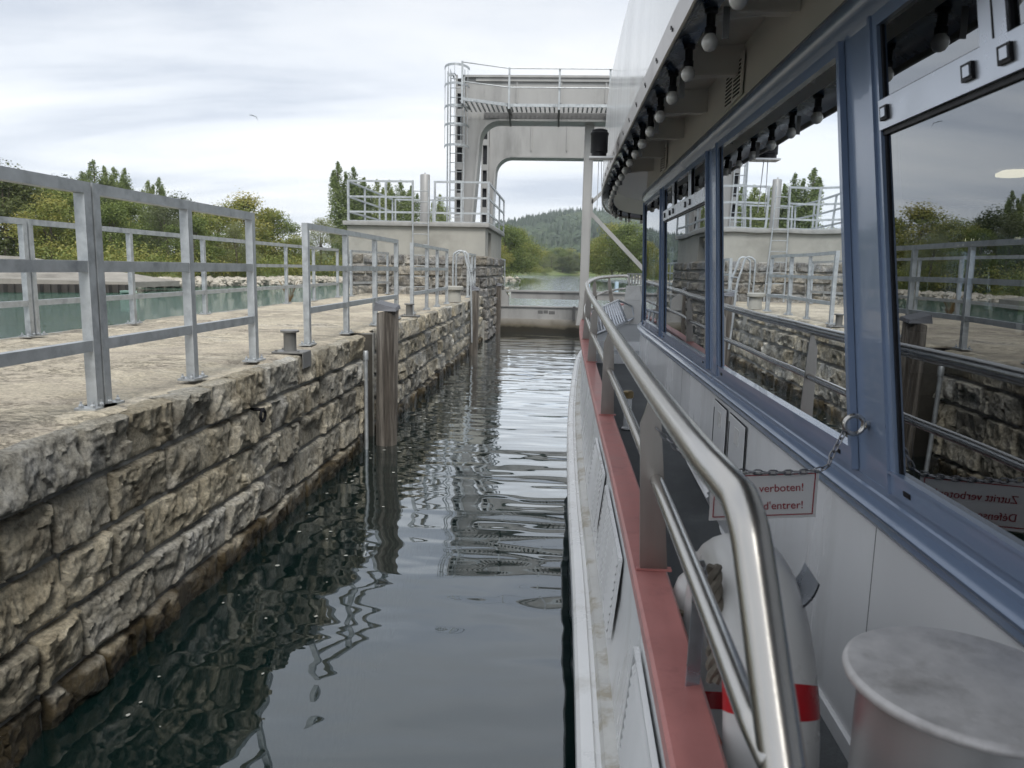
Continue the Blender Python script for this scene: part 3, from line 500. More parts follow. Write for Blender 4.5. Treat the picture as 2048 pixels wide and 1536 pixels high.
for i in range(9000):
    y = 500 + 640 * rnd.random() ** .8; x = rnd.uniform(-.20, .33) * y + 10; z = hill_h(x, y)
    if 560 < y < 720 and noise.noise(Vector((x * .012, y * .012, 7))) > .12: continue
    con = noise.noise(Vector((x * .01, y * .01, 2))) > .1 or y > 1020
    s = rnd.uniform(.7, 1.25); crownblob(x, y, z - 1, (4.2 if con else 6.2) * s, (13 if con else 9.5) * s, con, .35 + .35 * noise.noise(Vector((x * .02, y * .02, 5))) + rnd.uniform(-.15, .2) - (.2 if con else 0))
m.a = ('tint', 'FACE', tn); ob = m.build('hill_forest', 'hillleaf'); ob['kind'] = 'stuff'; ob['label'] = 'hazy mixed forest covering the hill beyond the river'

# ================================================================ QUAY
def stone_face(mb, att, origin, ud, nd, length, courses, res, rnd, depth=.055, rough=1.0, wmin=.30, wmax=.70, off=0, skip=None, captop=False):
    """rock-faced stones, one displaced patch each; ud = along the wall, nd = outward"""
    ud = Vector(ud); nd = Vector(nd); origin = Vector(origin)
    for ci, (z0, z1) in enumerate(courses):
        u = -rnd.uniform(0, .4) + off
        while u < length:
            wd = rnd.uniform(wmin, wmax); ua = max(u, 0); ub = min(u + wd, length); u += wd
            if ub - ua < .08: continue
            if skip and skip(ua, ub): continue
            joint = .007; ua += joint; ub -= joint; za = z0 + .010; zb = z1 - .009
            rs = res(ua); nu = max(3, int((ub - ua) / rs)); nv = max(3, int((zb - za) / rs)); tint = rnd.random(); hh = rnd.uniform(.7, 1.3) * depth; sd_ = rnd.uniform(0, 99)
            cap = ci == len(courses) - 1 and captop; nt_ = nv + (5 if cap else 0)
            tilt = rnd.uniform(-.06, .06); tv = rnd.uniform(-.09, .09); n0 = len(mb.v)
            ph = [rnd.uniform(.8, 1.25) for _ in range(4)]
            for i in range(nu + 1):
                for j in range(nt_ + 1):
                    fu, fv = i / nu, min(1, j / nv); uu = ua + (ub - ua) * fu; zz = za + (zb - za) * fv
                    wob = .007 * noise.noise(Vector((uu * 7, zz * 7, sd_)))
                    du = min((uu - ua) * ph[0], (ub - uu) * ph[1]); dv = (zz - za) * ph[2] if cap else min((zz - za) * ph[2], (zb - zz) * ph[3]); de = max(0, min(du, dv) + wob * (1 if min(du, dv) > .001 else 0))
                    e_ = min(1, de / .026); e_ = math.sqrt(1 - (1 - e_) ** 2)
                    p_ = Vector((uu, zz, sd_)); w_ = noise.noise_vector(p_ * 5) * .35
                    q8 = p_ * 5.5 + w_; dd, pts = noise.voronoi(q8); c0 = pts[0]
                    hx = noise.cell_vector(c0 * 3.1); chip = ((q8.x - c0.x) * (hx.x - .5) + (q8.y - c0.y) * (hx.y - .5)) * .085 + (hx.z - .5) * .022
                    q9 = p_ * 15 + w_ * 2; dd2, pt2 = noise.voronoi(q9); h2 = noise.cell_vector(pt2[0] * 2.3); chip += ((q9.x - pt2[0].x) * (h2.x - .5) + (q9.y - pt2[0].y) * (h2.y - .5)) * .024 + (h2.z - .5) * .008
                    dsp = e_ * (hh + rough * (chip + .034 * noise.fractal(p_ * 4, .8, 2, 3) + .015 * noise.fractal(p_ * 20, .7, 2, 4)) + tilt * (fu - .5) * .6 + tv * (fv - .5) * .5)
                    dsp = max(dsp, .002 + .028 * e_)
                    if j > nv:
                        k = j - nv; dsp = dsp * (1, .86, .6, .2, -.3, -.9)[k] - (0, 0, .0, .01, .02, .03)[k]; zz = zb + (0, .006, .010, .013, .012, .006)[k] * (1 + .8 * noise.noise(Vector((uu * 9, k, sd_)))) 
                    P_ = origin + ud * uu + nd * dsp; mb.v.append((P_.x, P_.y, zz + origin.z)); att.append(tint)
            nv = nt_
            for i in range(nu):
                for j in range(nv): a = n0 + i * (nv + 1) + j; mb.f.append((a, a + nv + 1, a + nv + 2, a + 1))
WX = -2.15
M['dkrec'] = material('shade_dark_recess', (.07, .065, .055), .9, 0, var=.3, vscale=4, bump=.01, bscale=12)  # lining coloured near black, standing in for the shade behind the pile
quay = thing('stone_quay', (-3.7, 10, 0), 'rock-faced limestone quay wall with weathered paved top, left of the lock', 'quay')
courses = [(-1.2, -.90), (-.90, -.62), (-.62, -.36), (-.36, -.10), (-.10, .17), (.17, .445), (.445, .72), (.72, .985), (.985, 1.235)]
rnd = random.Random(21); mb = MB(); att = []
gap = lambda a, b_: False
res = lambda u: (.013 if u < 6 else .02 if u < 10 else .035) if True else 0
Y0 = .6
stone_face(mb, att, (WX, Y0, 0), (0, 1, 0), (1, 0, 0), 7.36, courses[4:], lambda u: .0115 if u < 4.4 else .016, rnd, captop=True, rough=.6, depth=.05)
stone_face(mb, att, (WX, Y0, 0), (0, 1, 0), (1, 0, 0), 7.36, courses[:4], lambda u: .05, rnd)
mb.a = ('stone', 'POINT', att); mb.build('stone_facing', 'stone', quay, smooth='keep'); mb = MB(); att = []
stone_face(mb, att, (WX, 8.50, 0), (0, 1, 0), (1, 0, 0), 22.5, courses[3:], lambda u: .026 if u < 6 else .045, rnd, depth=.06, captop=True, rough=.75)
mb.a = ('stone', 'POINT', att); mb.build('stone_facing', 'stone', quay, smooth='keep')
m = MB(); m.box(-5.35, WX + .010, -3, 7.93, -3, 1.215); m.box(-5.35, -2.40, 7.93, 8.50, -3, 1.215); m.box(-5.35, WX + .016, 8.50, 31, -3, 1.215); m.build('quay_core', 'mortar', quay)
# paved top: weathered rock slabs, broken edge over the wall
rows = []
ys = []; y = -1.0
while y < 31: ys.append(y); y += .03 if y < 6 else .05 if y < 10 else .12
xs = [-5.42, -5.38, -5.2] + [-5.2 + (3.10 * (i + 1) / 90) for i in range(90)]
xs = [x for x in xs if x < -2.19] + [-2.19, -2.175, -2.16]
for y in ys:
    r = []
    for x in xs:
        z = 1.243 + .014 * noise.fractal(Vector((x * 1.6, y * 2.6, 1)), .8, 2, 4) + .012 * (noise.cell(Vector((x * 1.1 + .3 * noise.noise(Vector((x, y, 0))), y * .55, 4))) - .5)
        ed = max(0, x + 2.25) / .09; z -= .02 * ed ** 2 * (1 + .6 * noise.noise(Vector((0, y * 3, 8))))
        xx = x + (.02 * noise.noise(Vector((3, y * 5, 8))) + .015 * noise.noise(Vector((3, y * 17, 2)))) * ed
        if x < -5.3: z -= .12
        if 7.93 < y < 8.50 and x > -2.38: xx = min(xx, -2.38 + .0005 * x)
        r.append((xx, y, z))
    rows.append(r)
mb = MB(); mb.strip(rows); mb.build('paved_top', 'paving', quay, smooth='all')
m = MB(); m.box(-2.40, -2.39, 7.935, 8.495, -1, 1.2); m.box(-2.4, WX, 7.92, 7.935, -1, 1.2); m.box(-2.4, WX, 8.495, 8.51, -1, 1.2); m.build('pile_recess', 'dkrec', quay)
# opposite quay behind the boat
m = MB(); m.box(6.2, 9.5, -3, 31, -3, 1.25); single(m, 'opposite_quay', 'oldconc', (7.5, 12, 0), 'plain quay on the opposite side of the lock behind the boat', 'quay')

# ---- tower (lock machinery house)
TY0, TY1, TXL, TXR = 20.35, 25.9, -5.85, -2.02
tw = thing('lock_tower', (-3.9, 23, 0), 'low stone tower with concrete upper part and overhanging slab at the end of the quay', 'tower')
rnd = random.Random(4); mb = MB(); att = []
tc_ = [(-.35, .0), (.0, .29), (.29, .58), (.58, .87), (.87, 1.16), (1.16, 1.45), (1.45, 1.74), (1.74, 2.03), (2.03, 2.31)]
stone_face(mb, att, (TXL, TY0, 0), (1, 0, 0), (0, -1, 0), TXR - TXL + .055, tc_[3:], lambda u: .033, rnd, depth=.07, wmin=.35, wmax=.8, rough=1.0)
stone_face(mb, att, (TXR, TY0 - .05, 0), (0, 1, 0), (1, 0, 0), TY1 - TY0 + .05, tc_, lambda u: .04, rnd, depth=.07, wmin=.35, wmax=.8, rough=.9)
mb.a = ('stone', 'POINT', att); mb.build('stone_base', 'stonedark', tw, smooth='keep')
m = MB(); m.box(TXL + .01, TXR + .004, TY0 - .004, TY1, -2, 2.30); m.build('masonry_core', 'mortar', tw)
m = MB(); c0 = .03
m.box(TXL + c0, TXR - c0, TY0 + c0, TY0 + .85, 2.303, 3.06); m.box(TXL + c0, TXR - .75, TY0 + .85, TY0 + 1.75, 2.303, 3.06); m.box(TXL + c0, TXR - c0, TY0 + 1.75, TY1 - c0, 2.303, 3.06); m.box(TXR - .75, TXR - c0, TY0 + .85, TY0 + 1.75, 2.98, 3.06)
m.build('concrete_wall', 'concrete', tw)
m = MB(); m.bbox(TXL - .07, TXR + .07, TY0 - .07, TY1 + .07, 3.063, 3.18, .012); m.build('roof_slab', 'slab', tw, smooth=True)
m = MB(); m.box(TXR - .76, TXR - .74, TY0 + .86, TY0 + 1.74, 2.31, 2.97); m.build('slot_opening', 'hole', tw)

# ---- galvanised railings
def railing(pts, zb, label, ht=1.10, w=.054, group='galvanised railings on the quay', plates=True, cat='railing', levels=(1.0, .66, .31), name='railing', narrow=.045):
    """posts stand at pts; three square rails between them"""
    o = ((pts[0][0] + pts[-1][0]) / 2, (pts[0][1] + pts[-1][1]) / 2, zb); t = thing(name, o, label, cat, group)
    d = (Vector((*pts[-1], 0)) - Vector((*pts[0], 0))); ang = math.atan2(d.y, d.x)
    for i, (x, y) in enumerate(pts):
        m = MB(); m.bar((x, y, zb + .012), (x, y, zb + ht - w - .0005), w, w, up=(math.cos(ang), math.sin(ang), 0)); ps = m.build('post', 'galv', t)
        if plates:
            m = MB(); m.bar((x - math.cos(ang) * .09, y - math.sin(ang) * .09, zb + .006), (x + math.cos(ang) * .09, y + math.sin(ang) * .09, zb + .006), .11, .012)
            for sx in (-.07, .07):
                for sy in (-.03, .03): m.lathe((x + math.cos(ang) * sx - math.sin(ang) * sy, y + math.sin(ang) * sx + math.cos(ang) * sy, zb + .012), [(.013, 0), (.013, .012), (.006, .02), (.006, .03)], 6)
            m.build('base_plate', 'galv', ps)
    for lv in levels:
        m = MB(); z = zb + ht * lv - w / 2; e = Vector((math.cos(ang), math.sin(ang), 0)) * (w / 2)
        for i in range(len(pts) - 1):
            a = Vector((*pts[i], z)); c = Vector((*pts[i + 1], z)); first = i == 0; last = i == len(pts) - 2
            m.bar(a - (e if first and lv == 1 else e * 0), c + (e if last and lv == 1 else e * 0), w if lv == 1 else narrow, w)
        m.build('rail', 'galv', t)
    return t
RXN = -2.30
def run(x, ys_): return [(x, y) for y in ys_]
railing(run(RXN, [-2.3, -1.0, .3]), 1.25, 'nearest quay railing section, behind the left edge of the photo', name='railing')
railing(run(RXN, [.5, 1.6, 2.55, 3.54]), 1.25, 'large near railing section cut by the left edge of the photo')
railing(run(RXN, [3.61, 4.54, 5.5]), 1.25, 'three post railing section with double post at its near end, beside the small bollard')
railing(run(RXN, [6.72, 7.98, 9.25, 10.48]), 1.25, 'four post railing section behind the big timber pile')
railing(run(RXN, [11.6, 12.9, 14.0, 15.2]), 1.25, 'railing section in front of the tower ladder')
railing(run(RXN, [18.7, 19.5, 20.2]), 1.25, 'short railing section at the foot of the tower corner')
FX = -5.02
railing(run(FX, [1.5, 3.2, 5.0, 6.80]), 1.25, 'river side railing section at the left edge, ending at the double post')
railing([(FX, 6.88), (FX, 8.55), (-5.04, 10.4), (-5.07, 13.7), (-5.08, 15.3), (-5.09, 17.0)], 1.25, 'long river side railing section along the far edge of the quay')
railing([(-5.0, 17.8), (-4.6, 19.9)], 1.25, 'short river side railing bent in towards the tower')
railing(run(-2.22, [26.3, 27.5, 28.7, 30]), 1.25, 'small railing beyond the tower above the gate')
G = 'railings around the tower roof'
kw = dict(ht=1.08, w=.05, plates=False, group=G, levels=(1.0, .62, .25, .02), narrow=.04)
railing([(-5.78, TY0 + .02), (-4.75, TY0 + .02), (-4.02, TY0 + .02)], 3.18, 'tower roof railing along the front, left of the ladder', **kw)
railing([(-3.42, TY0 + .02), (-2.7, TY0 + .02), (-1.98, TY0 + .02)], 3.18, 'tower roof railing along the front, right of the grey pipe', **kw)
railing([(-1.98, TY0 + .14), (-1.98, 22.2), (-1.98, 24.0), (-1.98, 25.85)], 3.18, 'tower roof railing above the lock side', **kw)
railing([(-5.80, TY0 + .14), (-5.80, 22.2), (-5.80, 24.0), (-5.80, 25.85)], 3.18, 'tower roof railing on the river side, running back', **kw)
railing([(-5.70, 25.86), (-4.4, 25.86), (-3.5, 25.86)], 3.18, 'tower roof railing along the back edge', **kw)

# tall curved ladder hoop at the wall edge
def ladder(pa, pb, zb, zt, label, hoop=True, steps=.28, group='steel access ladders', r=.018, name='ladder', nrm=(0, -1, 0)):
    a = Vector((*pa, 0)); c = Vector((*pb, 0)); t = thing(name, ((pa[0] + pb[0]) / 2, (pa[1] + pb[1]) / 2, zb), label, 'ladder', group)
    for q in (a, c):
        m = MB(); m.tube([(q.x, q.y, zb), (q.x, q.y, zt)], r, 8); m.build('stile', 'galv', t, smooth=True)
    z = zb + .2
    while z < zt - .1:
        m = MB(); m.tube([(a.x, a.y, z), (c.x, c.y, z)], r * .7, 6); m.build('rung', 'galv', t, smooth=True); z += steps
    return t
ladder((-3.98, TY0 - .16), (-3.56, TY0 - .16), 1.25, 4.25, 'steel ladder up the front face of the tower')
t = thing('handrail_hoop', (-2.3, 17.3, 1.25), 'curved tubular hand hoop where the lock ladder starts, before the tower', 'handrail')
for yy in (16.95, 17.45):
    m = MB(); m.tube(catmull([(-2.42, yy, 1.25), (-2.42, yy, 2.15), (-2.36, yy, 2.32), (-2.2, yy, 2.34), (-2.12, yy, 2.1), (-2.02, yy, 1.6), (-1.98, yy, .3)], 5), .022, 8); m.build('hoop_tube', 'galv', t, smooth=True)
for z in (.55, .8, 1.05, 1.3, 1.6, 1.9):
    m = MB(); xx = -1.99 if z < 1.4 else -2.05; m.tube([(xx, 16.95, z), (xx, 17.45, z)], .016, 6); m.build('rung', 'galv', t, smooth=True)
m = MB(); m.lathe((-3.80, 21.0, 3.18), [(.135, 0), (.135, 1.30), (.125, 1.315), (.02, 1.32), (.02, 1.36), (.012, 1.37)], 24)
single(m, 'standpipe', 'portal', (-3.80, 21.0, 3.18), 'thick grey capped pipe standing on the tower roof', 'pipe', smooth=True)

# ---------------------------------------------------------------- timber piles
def pile(x, y, zt, r, label, capt=True):
    t = thing('timber_pile', (x, y, 0), label, 'pile', 'timber fender piles along the lock wall'); m = MB(); rows = []; n = 20; zs = [-1.5, -.5] + [i * .06 for i in range(int(zt / .06))] + [zt]
    for z in zs:
        rows.append([(x + math.cos(a) * r * (1 + .07 * noise.noise(Vector((math.cos(a) * 2.2, math.sin(a) * 2.2, z * .35)))) + .012 * z, y + math.sin(a) * r * (1 + .07 * noise.noise(Vector((math.cos(a) * 2, math.sin(a) * 2, z * .35 + 5)))), z + (.03 * math.cos(a) if z == zt else 0)) for a in [6.28319 * j / n for j in range(n + 1)]])
    m.strip(rows); m.f.append(tuple(range(len(m.v) - n - 1, len(m.v) - 1))); m.build('pile_shaft', 'timber', t, smooth=True)
    if capt:
        m = MB(); k = r * 1.04; xx = x + .012 * zt; q = [(xx - k, y - k, zt + .0), (xx + k, y - k, zt + .0), (xx + k, y + k, zt + .02), (xx - k, y + k, zt + .02)]
        m.hexa([(a, c, z) for a, c, z in q] + [(xx - k * .9, y - k * .9, zt + .09), (xx + k * .9, y - k * .9, zt + .035), (xx + k * .9, y + k * .9, zt + .06), (xx - k * .9, y + k * .9, zt + .11)]); m.build('cap_plate', 'timbercap', t)
    return t
pile(-1.90, 8.12, 1.50, .118, 'thick weathered round timber pile nearest the camera, in a recess of the wall')
pile(-1.95, 17.05, 1.48, .10, 'middle timber pile against the lock wall beside the hand hoop')
pile(-1.93, 23.1, 1.46, .115, 'dark timber pile at the lock gate')
m = MB(); m.tube([(-2.06, 7.86, -.5), (-2.06, 7.86, 1.02)], .022, 10); m.lathe((-2.06, 7.86, .98), [(.03, 0), (.03, .09), (.024, .1)], 10); m.bar((-2.2, 7.86, .95), (-2.06, 7.86, .95), .03, .012)
single(m, 'gauge_pipe', 'galv', (-2.06, 7.86, 0), 'slim vertical steel pipe left of the nearest timber pile', 'pipe', smooth=True)
# ---- small bollards on the quay edge
def quay_bollard(y, label):
    t = thing('mooring_bollard', (-2.22, y, 1.25), label, 'bollard', 'small bollards on the quay edge')
    m = MB(); m.lathe((-2.24, y, 1.262), [(.052, 0), (.052, .15), (.056, .155), (.076, .16), (.078, .172), (.074, .176)], 24); m.build('bollard_drum', 'dkbol', t, smooth=True)
    m = MB(); m.bbox(-2.36, -2.10, y - .11, y + .11, 1.25, 1.265, .003); m.box(-2.10, -2.092, y - .11, y + .09, 1.13, 1.262)
    for a, c in ((-2.33, -.08), (-2.33, .08), (-2.14, -.09)): m.lathe((a, y + c, 1.265), [(.012, 0), (.012, .012)], 6)
    m.build('edge_plate', 'dkbol', t)
M['dkbol'] = material('grey_painted_bollard', (.19, .19, .185), .5, .3, var=.15, vscale=9)
quay_bollard(6.1, 'small grey bollard on an edge plate, between two railing sections near the camera')
quay_bollard(11.1, 'small grey bollard on an edge plate, right behind the nearest timber pile')
t = thing('concrete_bollard', (-2.3, 16.2, 1.25), 'pale round concrete bollard with a wide cap before the tower', 'bollard')
m = MB(); m.lathe((-2.3, 16.2, 1.25), [(.17, 0), (.15, .22), (.15, .25)], 24); m.build('drum', 'concrete', t, smooth=True)
m = MB(); m.lathe((-2.3, 16.2, 1.50), [(.20, 0), (.215, .015), (.215, .07), (.19, .09)], 24); m.build('cap', 'concrete', t, smooth=True)
m = MB(); m.box(-2.11, -2.08, 16.05, 16.4, .88, 1.24); m.build('wall_plate', 'concrete', t)
m = MB(); m.tube([( -2.05, 5.02 + .04 * math.cos(a), .93 + .04 * math.sin(a)) for a in [6.283 * j / 18 for j in range(18)]], .011, 8, closed=True); m.tube([(-2.15, 5.02, .97), (-2.04, 5.02, .972)], .012, 8)
single(m, 'mooring_ring', 'black', (-2.05, 5.02, .93), 'small black iron ring in the quay wall below the near railing', 'ring', smooth=True)
# dry weed on the river side edge
m = MB(); rnd = random.Random(2)
for i in range(26):
    a = rnd.random() * 6.28; h_ = rnd.uniform(.15, .45); m.tube([(-5.2, 14.2, 1.22), (-5.2 + math.cos(a) * h_ * .2, 14.2 + math.sin(a) * h_ * .2, 1.22 + h_ * .6), (-5.2 + math.cos(a) * h_ * .45, 14.2 + math.sin(a) * h_ * .45, 1.22 + h_)], .006, 4)
M['straw'] = material('dry_weed', (.22, .15, .07), .9); single(m, 'dry_weed', 'straw', (-5.2, 14.2, 1.2), 'small dry brown weed on the river side edge of the quay', 'plant')

# ================================================================ GATE AND PORTALS
def rivets(m, pts, axis='Y', r=.017, s=-1):
    for x, y, z in pts:
        if axis == 'Y': m.add([(x - r, y, z), (x, y, z - r), (x + r, y, z), (x, y, z + r), (x, y + s * r * .8, z)], [(0, 1, 4), (1, 2, 4), (2, 3, 4), (3, 0, 4)])
        else: m.add([(x, y - r, z), (x, y, z - r), (x, y + r, z), (x, y, z + r), (x + r * .8, y, z)], [(0, 1, 4), (1, 2, 4), (2, 3, 4), (3, 0, 4)])
GY = 23.7
g = thing('lock_gate', (2, GY, 0), 'grey riveted steel lock gate closing the chamber behind the bow', 'lock gate')
m = MB(); m.box(-1.98, 6.2, GY, GY + .3, .43, .80); m.box(-1.98, 6.2, GY - .05, GY + .34, .80, .83)
rivets(m, [(-1.85 + i * .16, GY, .745) for i in range(50)] + [(-1.85 + i * .26, GY, .53) for i in range(31)], r=.02); m.build('gate_girder', 'portal', g)
m = MB(); m.box(-1.98, 6.2, GY - .08, GY + .3, -2, .43); m.build('gate_skin', 'gateskin' if 'gateskin' in M else 'oldconc', g)
m = MB(); m.box(-1.55, 6.2, GY + .1, GY + .3, 1.06, 1.27); m.box(-1.7, 6.2, GY + .04, GY + .4, 1.27, 1.32); rivets(m, [(-1.45 + i * .13, GY + .1, 1.16) for i in range(59)], r=.018); m.build('top_beam', 'portal', g)
m = MB(); m.prism([(-1.95, GY + .02, .83), (-1.62, GY + .02, .83), (-1.62, GY + .02, 1.1), (-1.75, GY + .02, 1.3), (-1.95, GY + .02, 1.3)], (0, .28, 0)); m.build('end_bracket', 'portal', g)
m = MB(); m.box(.42, .50, GY - .13, GY, .40, .86); m.build('guide_shoe', 'dkpaint', g)
m = MB()
for x0, x1, z0, z1 in ((-.68, -.52, .62, .70), (-.50, -.36, .63, .71), (-.33, -.14, .61, .69)): m.box(x0, x1, GY - .006, GY - .001, z0 - .02, z1)
m.build('painted_out_lettering', 'dkpaint', g)
M['gateskin'] = None
def tide_material():
    m = material('tide_marked_steel', (.30, .295, .28), .6, .1, var=.15, vscale=3)
    nn = m.node_tree.nodes; ll = m.node_tree.links; p = nn['Principled BSDF']; src = p.inputs['Base Color'].links[0].from_socket
    g_ = nn.new('ShaderNodeNewGeometry'); s = nn.new('ShaderNodeSeparateXYZ'); ll.new(g_.outputs['Position'], s.inputs[0]); n = nn.new('ShaderNodeTexNoise'); n.inputs['Scale'].default_value = 3; ll.new(g_.outputs['Position'], n.inputs['Vector'])
    a = nn.new('ShaderNodeMath'); a.operation = 'MULTIPLY_ADD'; a.inputs[1].default_value = .2; ll.new(n.outputs['Fac'], a.inputs[0]); ll.new(s.outputs[2], a.inputs[2])
    r = ramp(nn, [(.25, (.05, .042, .02)), (.34, (.46, .41, .32)), (.52, (1, .97, .92)), (.9, (1, 1, 1))]); ll.new(a.outputs[0], r.inputs[0])
    x = nn.new('ShaderNodeMix'); x.data_type = 'RGBA'; x.blend_type = 'MULTIPLY'; x.inputs[0].default_value = 1; ll.new(src, x.inputs[6]); ll.new(r.outputs[0], x.inputs[7]); ll.new(x.outputs[2], p.inputs['Base Color']); return m
M['gateskin'] = tide_material()
for ch in g.children:
    if ch.name.startswith('gate_skin'): ch.data.materials[0] = M['gateskin']
# lifting mast and its brace
t = thing('gate_mast', (.7, 22.6, .4), 'tall slender grey mast rising from the gate to the front portal', 'mast')
m = MB(); m.hexa([(.50, 22.5, .35), (.84, 22.5, .35), (.84, 22.8, .35), (.50, 22.8, .35), (.60, 22.5, 1.2), (.82, 22.5, 1.2), (.82, 22.8, 1.2), (.60, 22.8, 1.2)]); m.box(.60, .82, 22.5, 22.8, 1.2, 6.15); m.box(.58, .60, 22.48, 22.82, 1.2, 6.15); m.box(.82, .84, 22.48, 22.82, 1.2, 6.15)
rivets(m, [(.66, 22.5, .5 + i * .15) for i in range(5)] + [(.76, 22.5, .5 + i * .15) for i in range(5)], r=.018); m.build('mast_column', 'portal', t)
m = MB(); m.bar((.84, 22.65, 3.65), (2.55, 22.65, 1.95), .10, .12); m.bar((.84, 22.65, 3.5), (.84, 22.65, 4.1), .08, .1); m.build('diagonal_brace', 'portal', t)
m = MB(); m.bar((.84, 22.65, 3.95), (2.2, 22.65, 5.3), .08, .10); m.build('upper_brace', 'portal', t)

def portal(y0, depth, zt, zweb, zbot, xl, xi_top, xi_bot, label, name='gantry_portal', ztop_face=None):
    """riveted portal frame across the lock: left leg, right leg, beam with curved inner corner"""
    t = thing(name, (2, y0, 1.2), label, 'gantry', 'riveted portal frames of the lock'); XR = 8.6; rad = .55; y1 = y0 + depth
    for side in (0, 1):
        f = (lambda x: x) if side == 0 else (lambda x: 2 * 2.1 - x + (XR - 4.2 - 2.1 + 0.0) * 0 + 1.2)
        m = MB()
        # leg outline (front plane), inner edge leans and curves into the beam
        arc = [(xi_top + rad - rad * math.cos(a), zbot - rad + rad * math.sin(a)) for a in [math.pi / 2 * k / 8 for k in range(9)]]
        inner = [(xi_bot, 3.2 if side == 0 else 1.25), (xi_top + 0.0, zbot - rad)] + arc[1:]
        zlow = inner[0][1]
        poly = [(xl + .26, zlow), (xi_bot, zlow)] + inner[1:] + [(arc[-1][0], zbot + .35), (xl + .26, zbot + .35)]
        m.prism([(f(x), y0 + .103, z) for x, z in poly], (0, depth - .206, 0)); m.build('leg_web', 'portal', t)
        # inner flange following the curve
        m = MB(); rows = []
        for (x, z) in inner: rows.append([(f(x + .012), y0, z), (f(x + .012), y1, z)])
        rows2 = [[(f(x - .05), y0, z + (.05 if k > 1 else 0)), (f(x - .05), y1, z + (.05 if k > 1 else 0))] for k, (x, z) in enumerate(inner)]
        m.strip(rows); m.strip([[a, c] for a, c in zip([r[0] for r in rows], [r[0] for r in rows2])]); m.strip([[a, c] for a, c in zip([r[1] for r in rows], [r[1] for r in rows2])]); m.build('inner_flange', 'portal', t, smooth=True)
        # laced outer face: two strips and battens with dark openings between
        m = MB(); x0, x1 = xl, xl + .26
        for a, c in ((x0, x0 + .055), (x1 - .055, x1)): m.box(min(f(a), f(c)), max(f(a), f(c)), y0, y0 + .1, zlow, zt)
        z = zlow + .1; k = 0
        while z < zt - .2:
            m.box(min(f(x0 + .055), f(x1 - .055)), max(f(x0 + .055), f(x1 - .055)), y0 + .012, y0 + .1, z, z + .2); z += .85 if k % 2 else .62; k += 1
        rivets(m, [(f(x0 + .03), y0, zlow + .1 + i * .14) for i in range(int((zt - zlow - .1) / .14))] + [(f(x1 - .03), y0, zlow + .1 + i * .14) for i in range(int((zt - zlow - .1) / .14))], r=.014)
        m.box(min(f(x0), f(x0 + .02)), max(f(x0), f(x0 + .02)), y0 + .1, y1, zlow, zt); m.build('laced_face', 'portal', t)
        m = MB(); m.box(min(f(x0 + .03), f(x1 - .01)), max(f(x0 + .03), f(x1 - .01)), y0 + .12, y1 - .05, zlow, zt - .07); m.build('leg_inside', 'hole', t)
    XB0, XB1 = xl + .27, 5.4 - xl - .27
    m = MB(); m.box(XB0, XB1, y0 + .10, y1 - .1, zbot + .06, zt - .06); X = XB0 + .9
    for px in [XB0 + .55, XB0 + .85, XB0 + 1.0, XB0 + 1.3] + [XB0 + 2.4 + k * 1.25 for k in range(6)]:
        rivets(m, [(px, y0 + .10, zweb + .06 + k * .12) for k in range(int((zt - zweb - .1) / .12))], r=.015)
    for k in range(6): m.box(XB0 + 1.45 + k * 1.25, XB0 + 1.49 + k * 1.25, y0 + .06, y0 + .1, zweb, zt - .06)
    m.build('beam_web', 'portal', t)
    m = MB(); m.box(XB0 - .1, XB1 + .1, y0, y1, zt - .06, zt); m.box(XB0 + .3, XB1 - .3, y0 + .04, y0 + .1, zt - .16, zt - .06); m.build('top_flange', 'portal', t)
    m = MB(); m.box(xi_top + rad - .02, 5.4 - xi_top - rad + .02, y0, y1, zbot, zbot + .055); rivets(m, [(xi_top + rad + i * .12, y0 - .001, zbot + .03) for i in range(60)], r=.012); m.build('bottom_flange', 'portal', t)
    return t
p1 = portal(22.0, .75, 7.36, 6.62, 6.12, -3.12, -2.42, -2.62, 'front riveted portal frame with walkway, spanning the lock')
m = MB(); m.box(-2.3, 7.9, 22.07, 22.095, 6.20, 6.36); m.build('stained_lower_web', 'dkweb' if 'dkweb' in M else 'dkpaint', p1)
p2 = portal(27.0, .8, 7.15, 6.08, 5.84, -2.90, -2.40, -2.52, 'rear riveted portal frame seen through the front one')
# walkway with grating, railing, brackets on the front portal
wk = thing('walkway', (2, 21.6, 6.35), 'open grating walkway with tube railing on the front portal', 'walkway')
fy = lambda x: 20.55 if x < -2.85 else (20.55 + (x + 2.85) / 1.45 * .75 if x < -1.4 else 21.30)
m = MB(); x = -2.8
while x < 7.8: m.box(x, x + .045, fy(x) + .03, 21.98, 6.35, 6.38); x += .13
m.build('grating', 'galv', wk)
m = MB(); m.bar((-2.76, 20.55, 6.40), (-1.5, 21.30, 6.40), .03, .08); m.bar((-1.5, 21.30, 6.40), (7.9, 21.30, 6.40), .03, .08); m.build('kick_plate', 'galv', wk)
for i, xx in enumerate([-2.74, -1.54, -.18, 1.18, 2.54, 3.9, 5.3, 6.7]):
    yy = fy(xx) - .04; m = MB(); m.bar((xx, yy, 6.28), (xx, yy, 7.35), .05, .05); m.build('rail_post', 'galv', wk)
    if i: m = MB(); m.bar((xx, yy, 6.31), (xx, 22.05, 6.31), .06, .08); m.bar((xx, yy + .1, 6.28), (xx, 22.05, 6.0), .05, .06); m.build('bracket', 'dkpaint', wk)
for z in (7.33, 6.84):
    m = MB(); m.tube([(-2.74, fy(-2.74) - .04, z), (-1.54, fy(-1.54) - .04, z), (7.9, 21.26, z)], .015, 8); m.build('handrail', 'galv', wk, smooth=True)
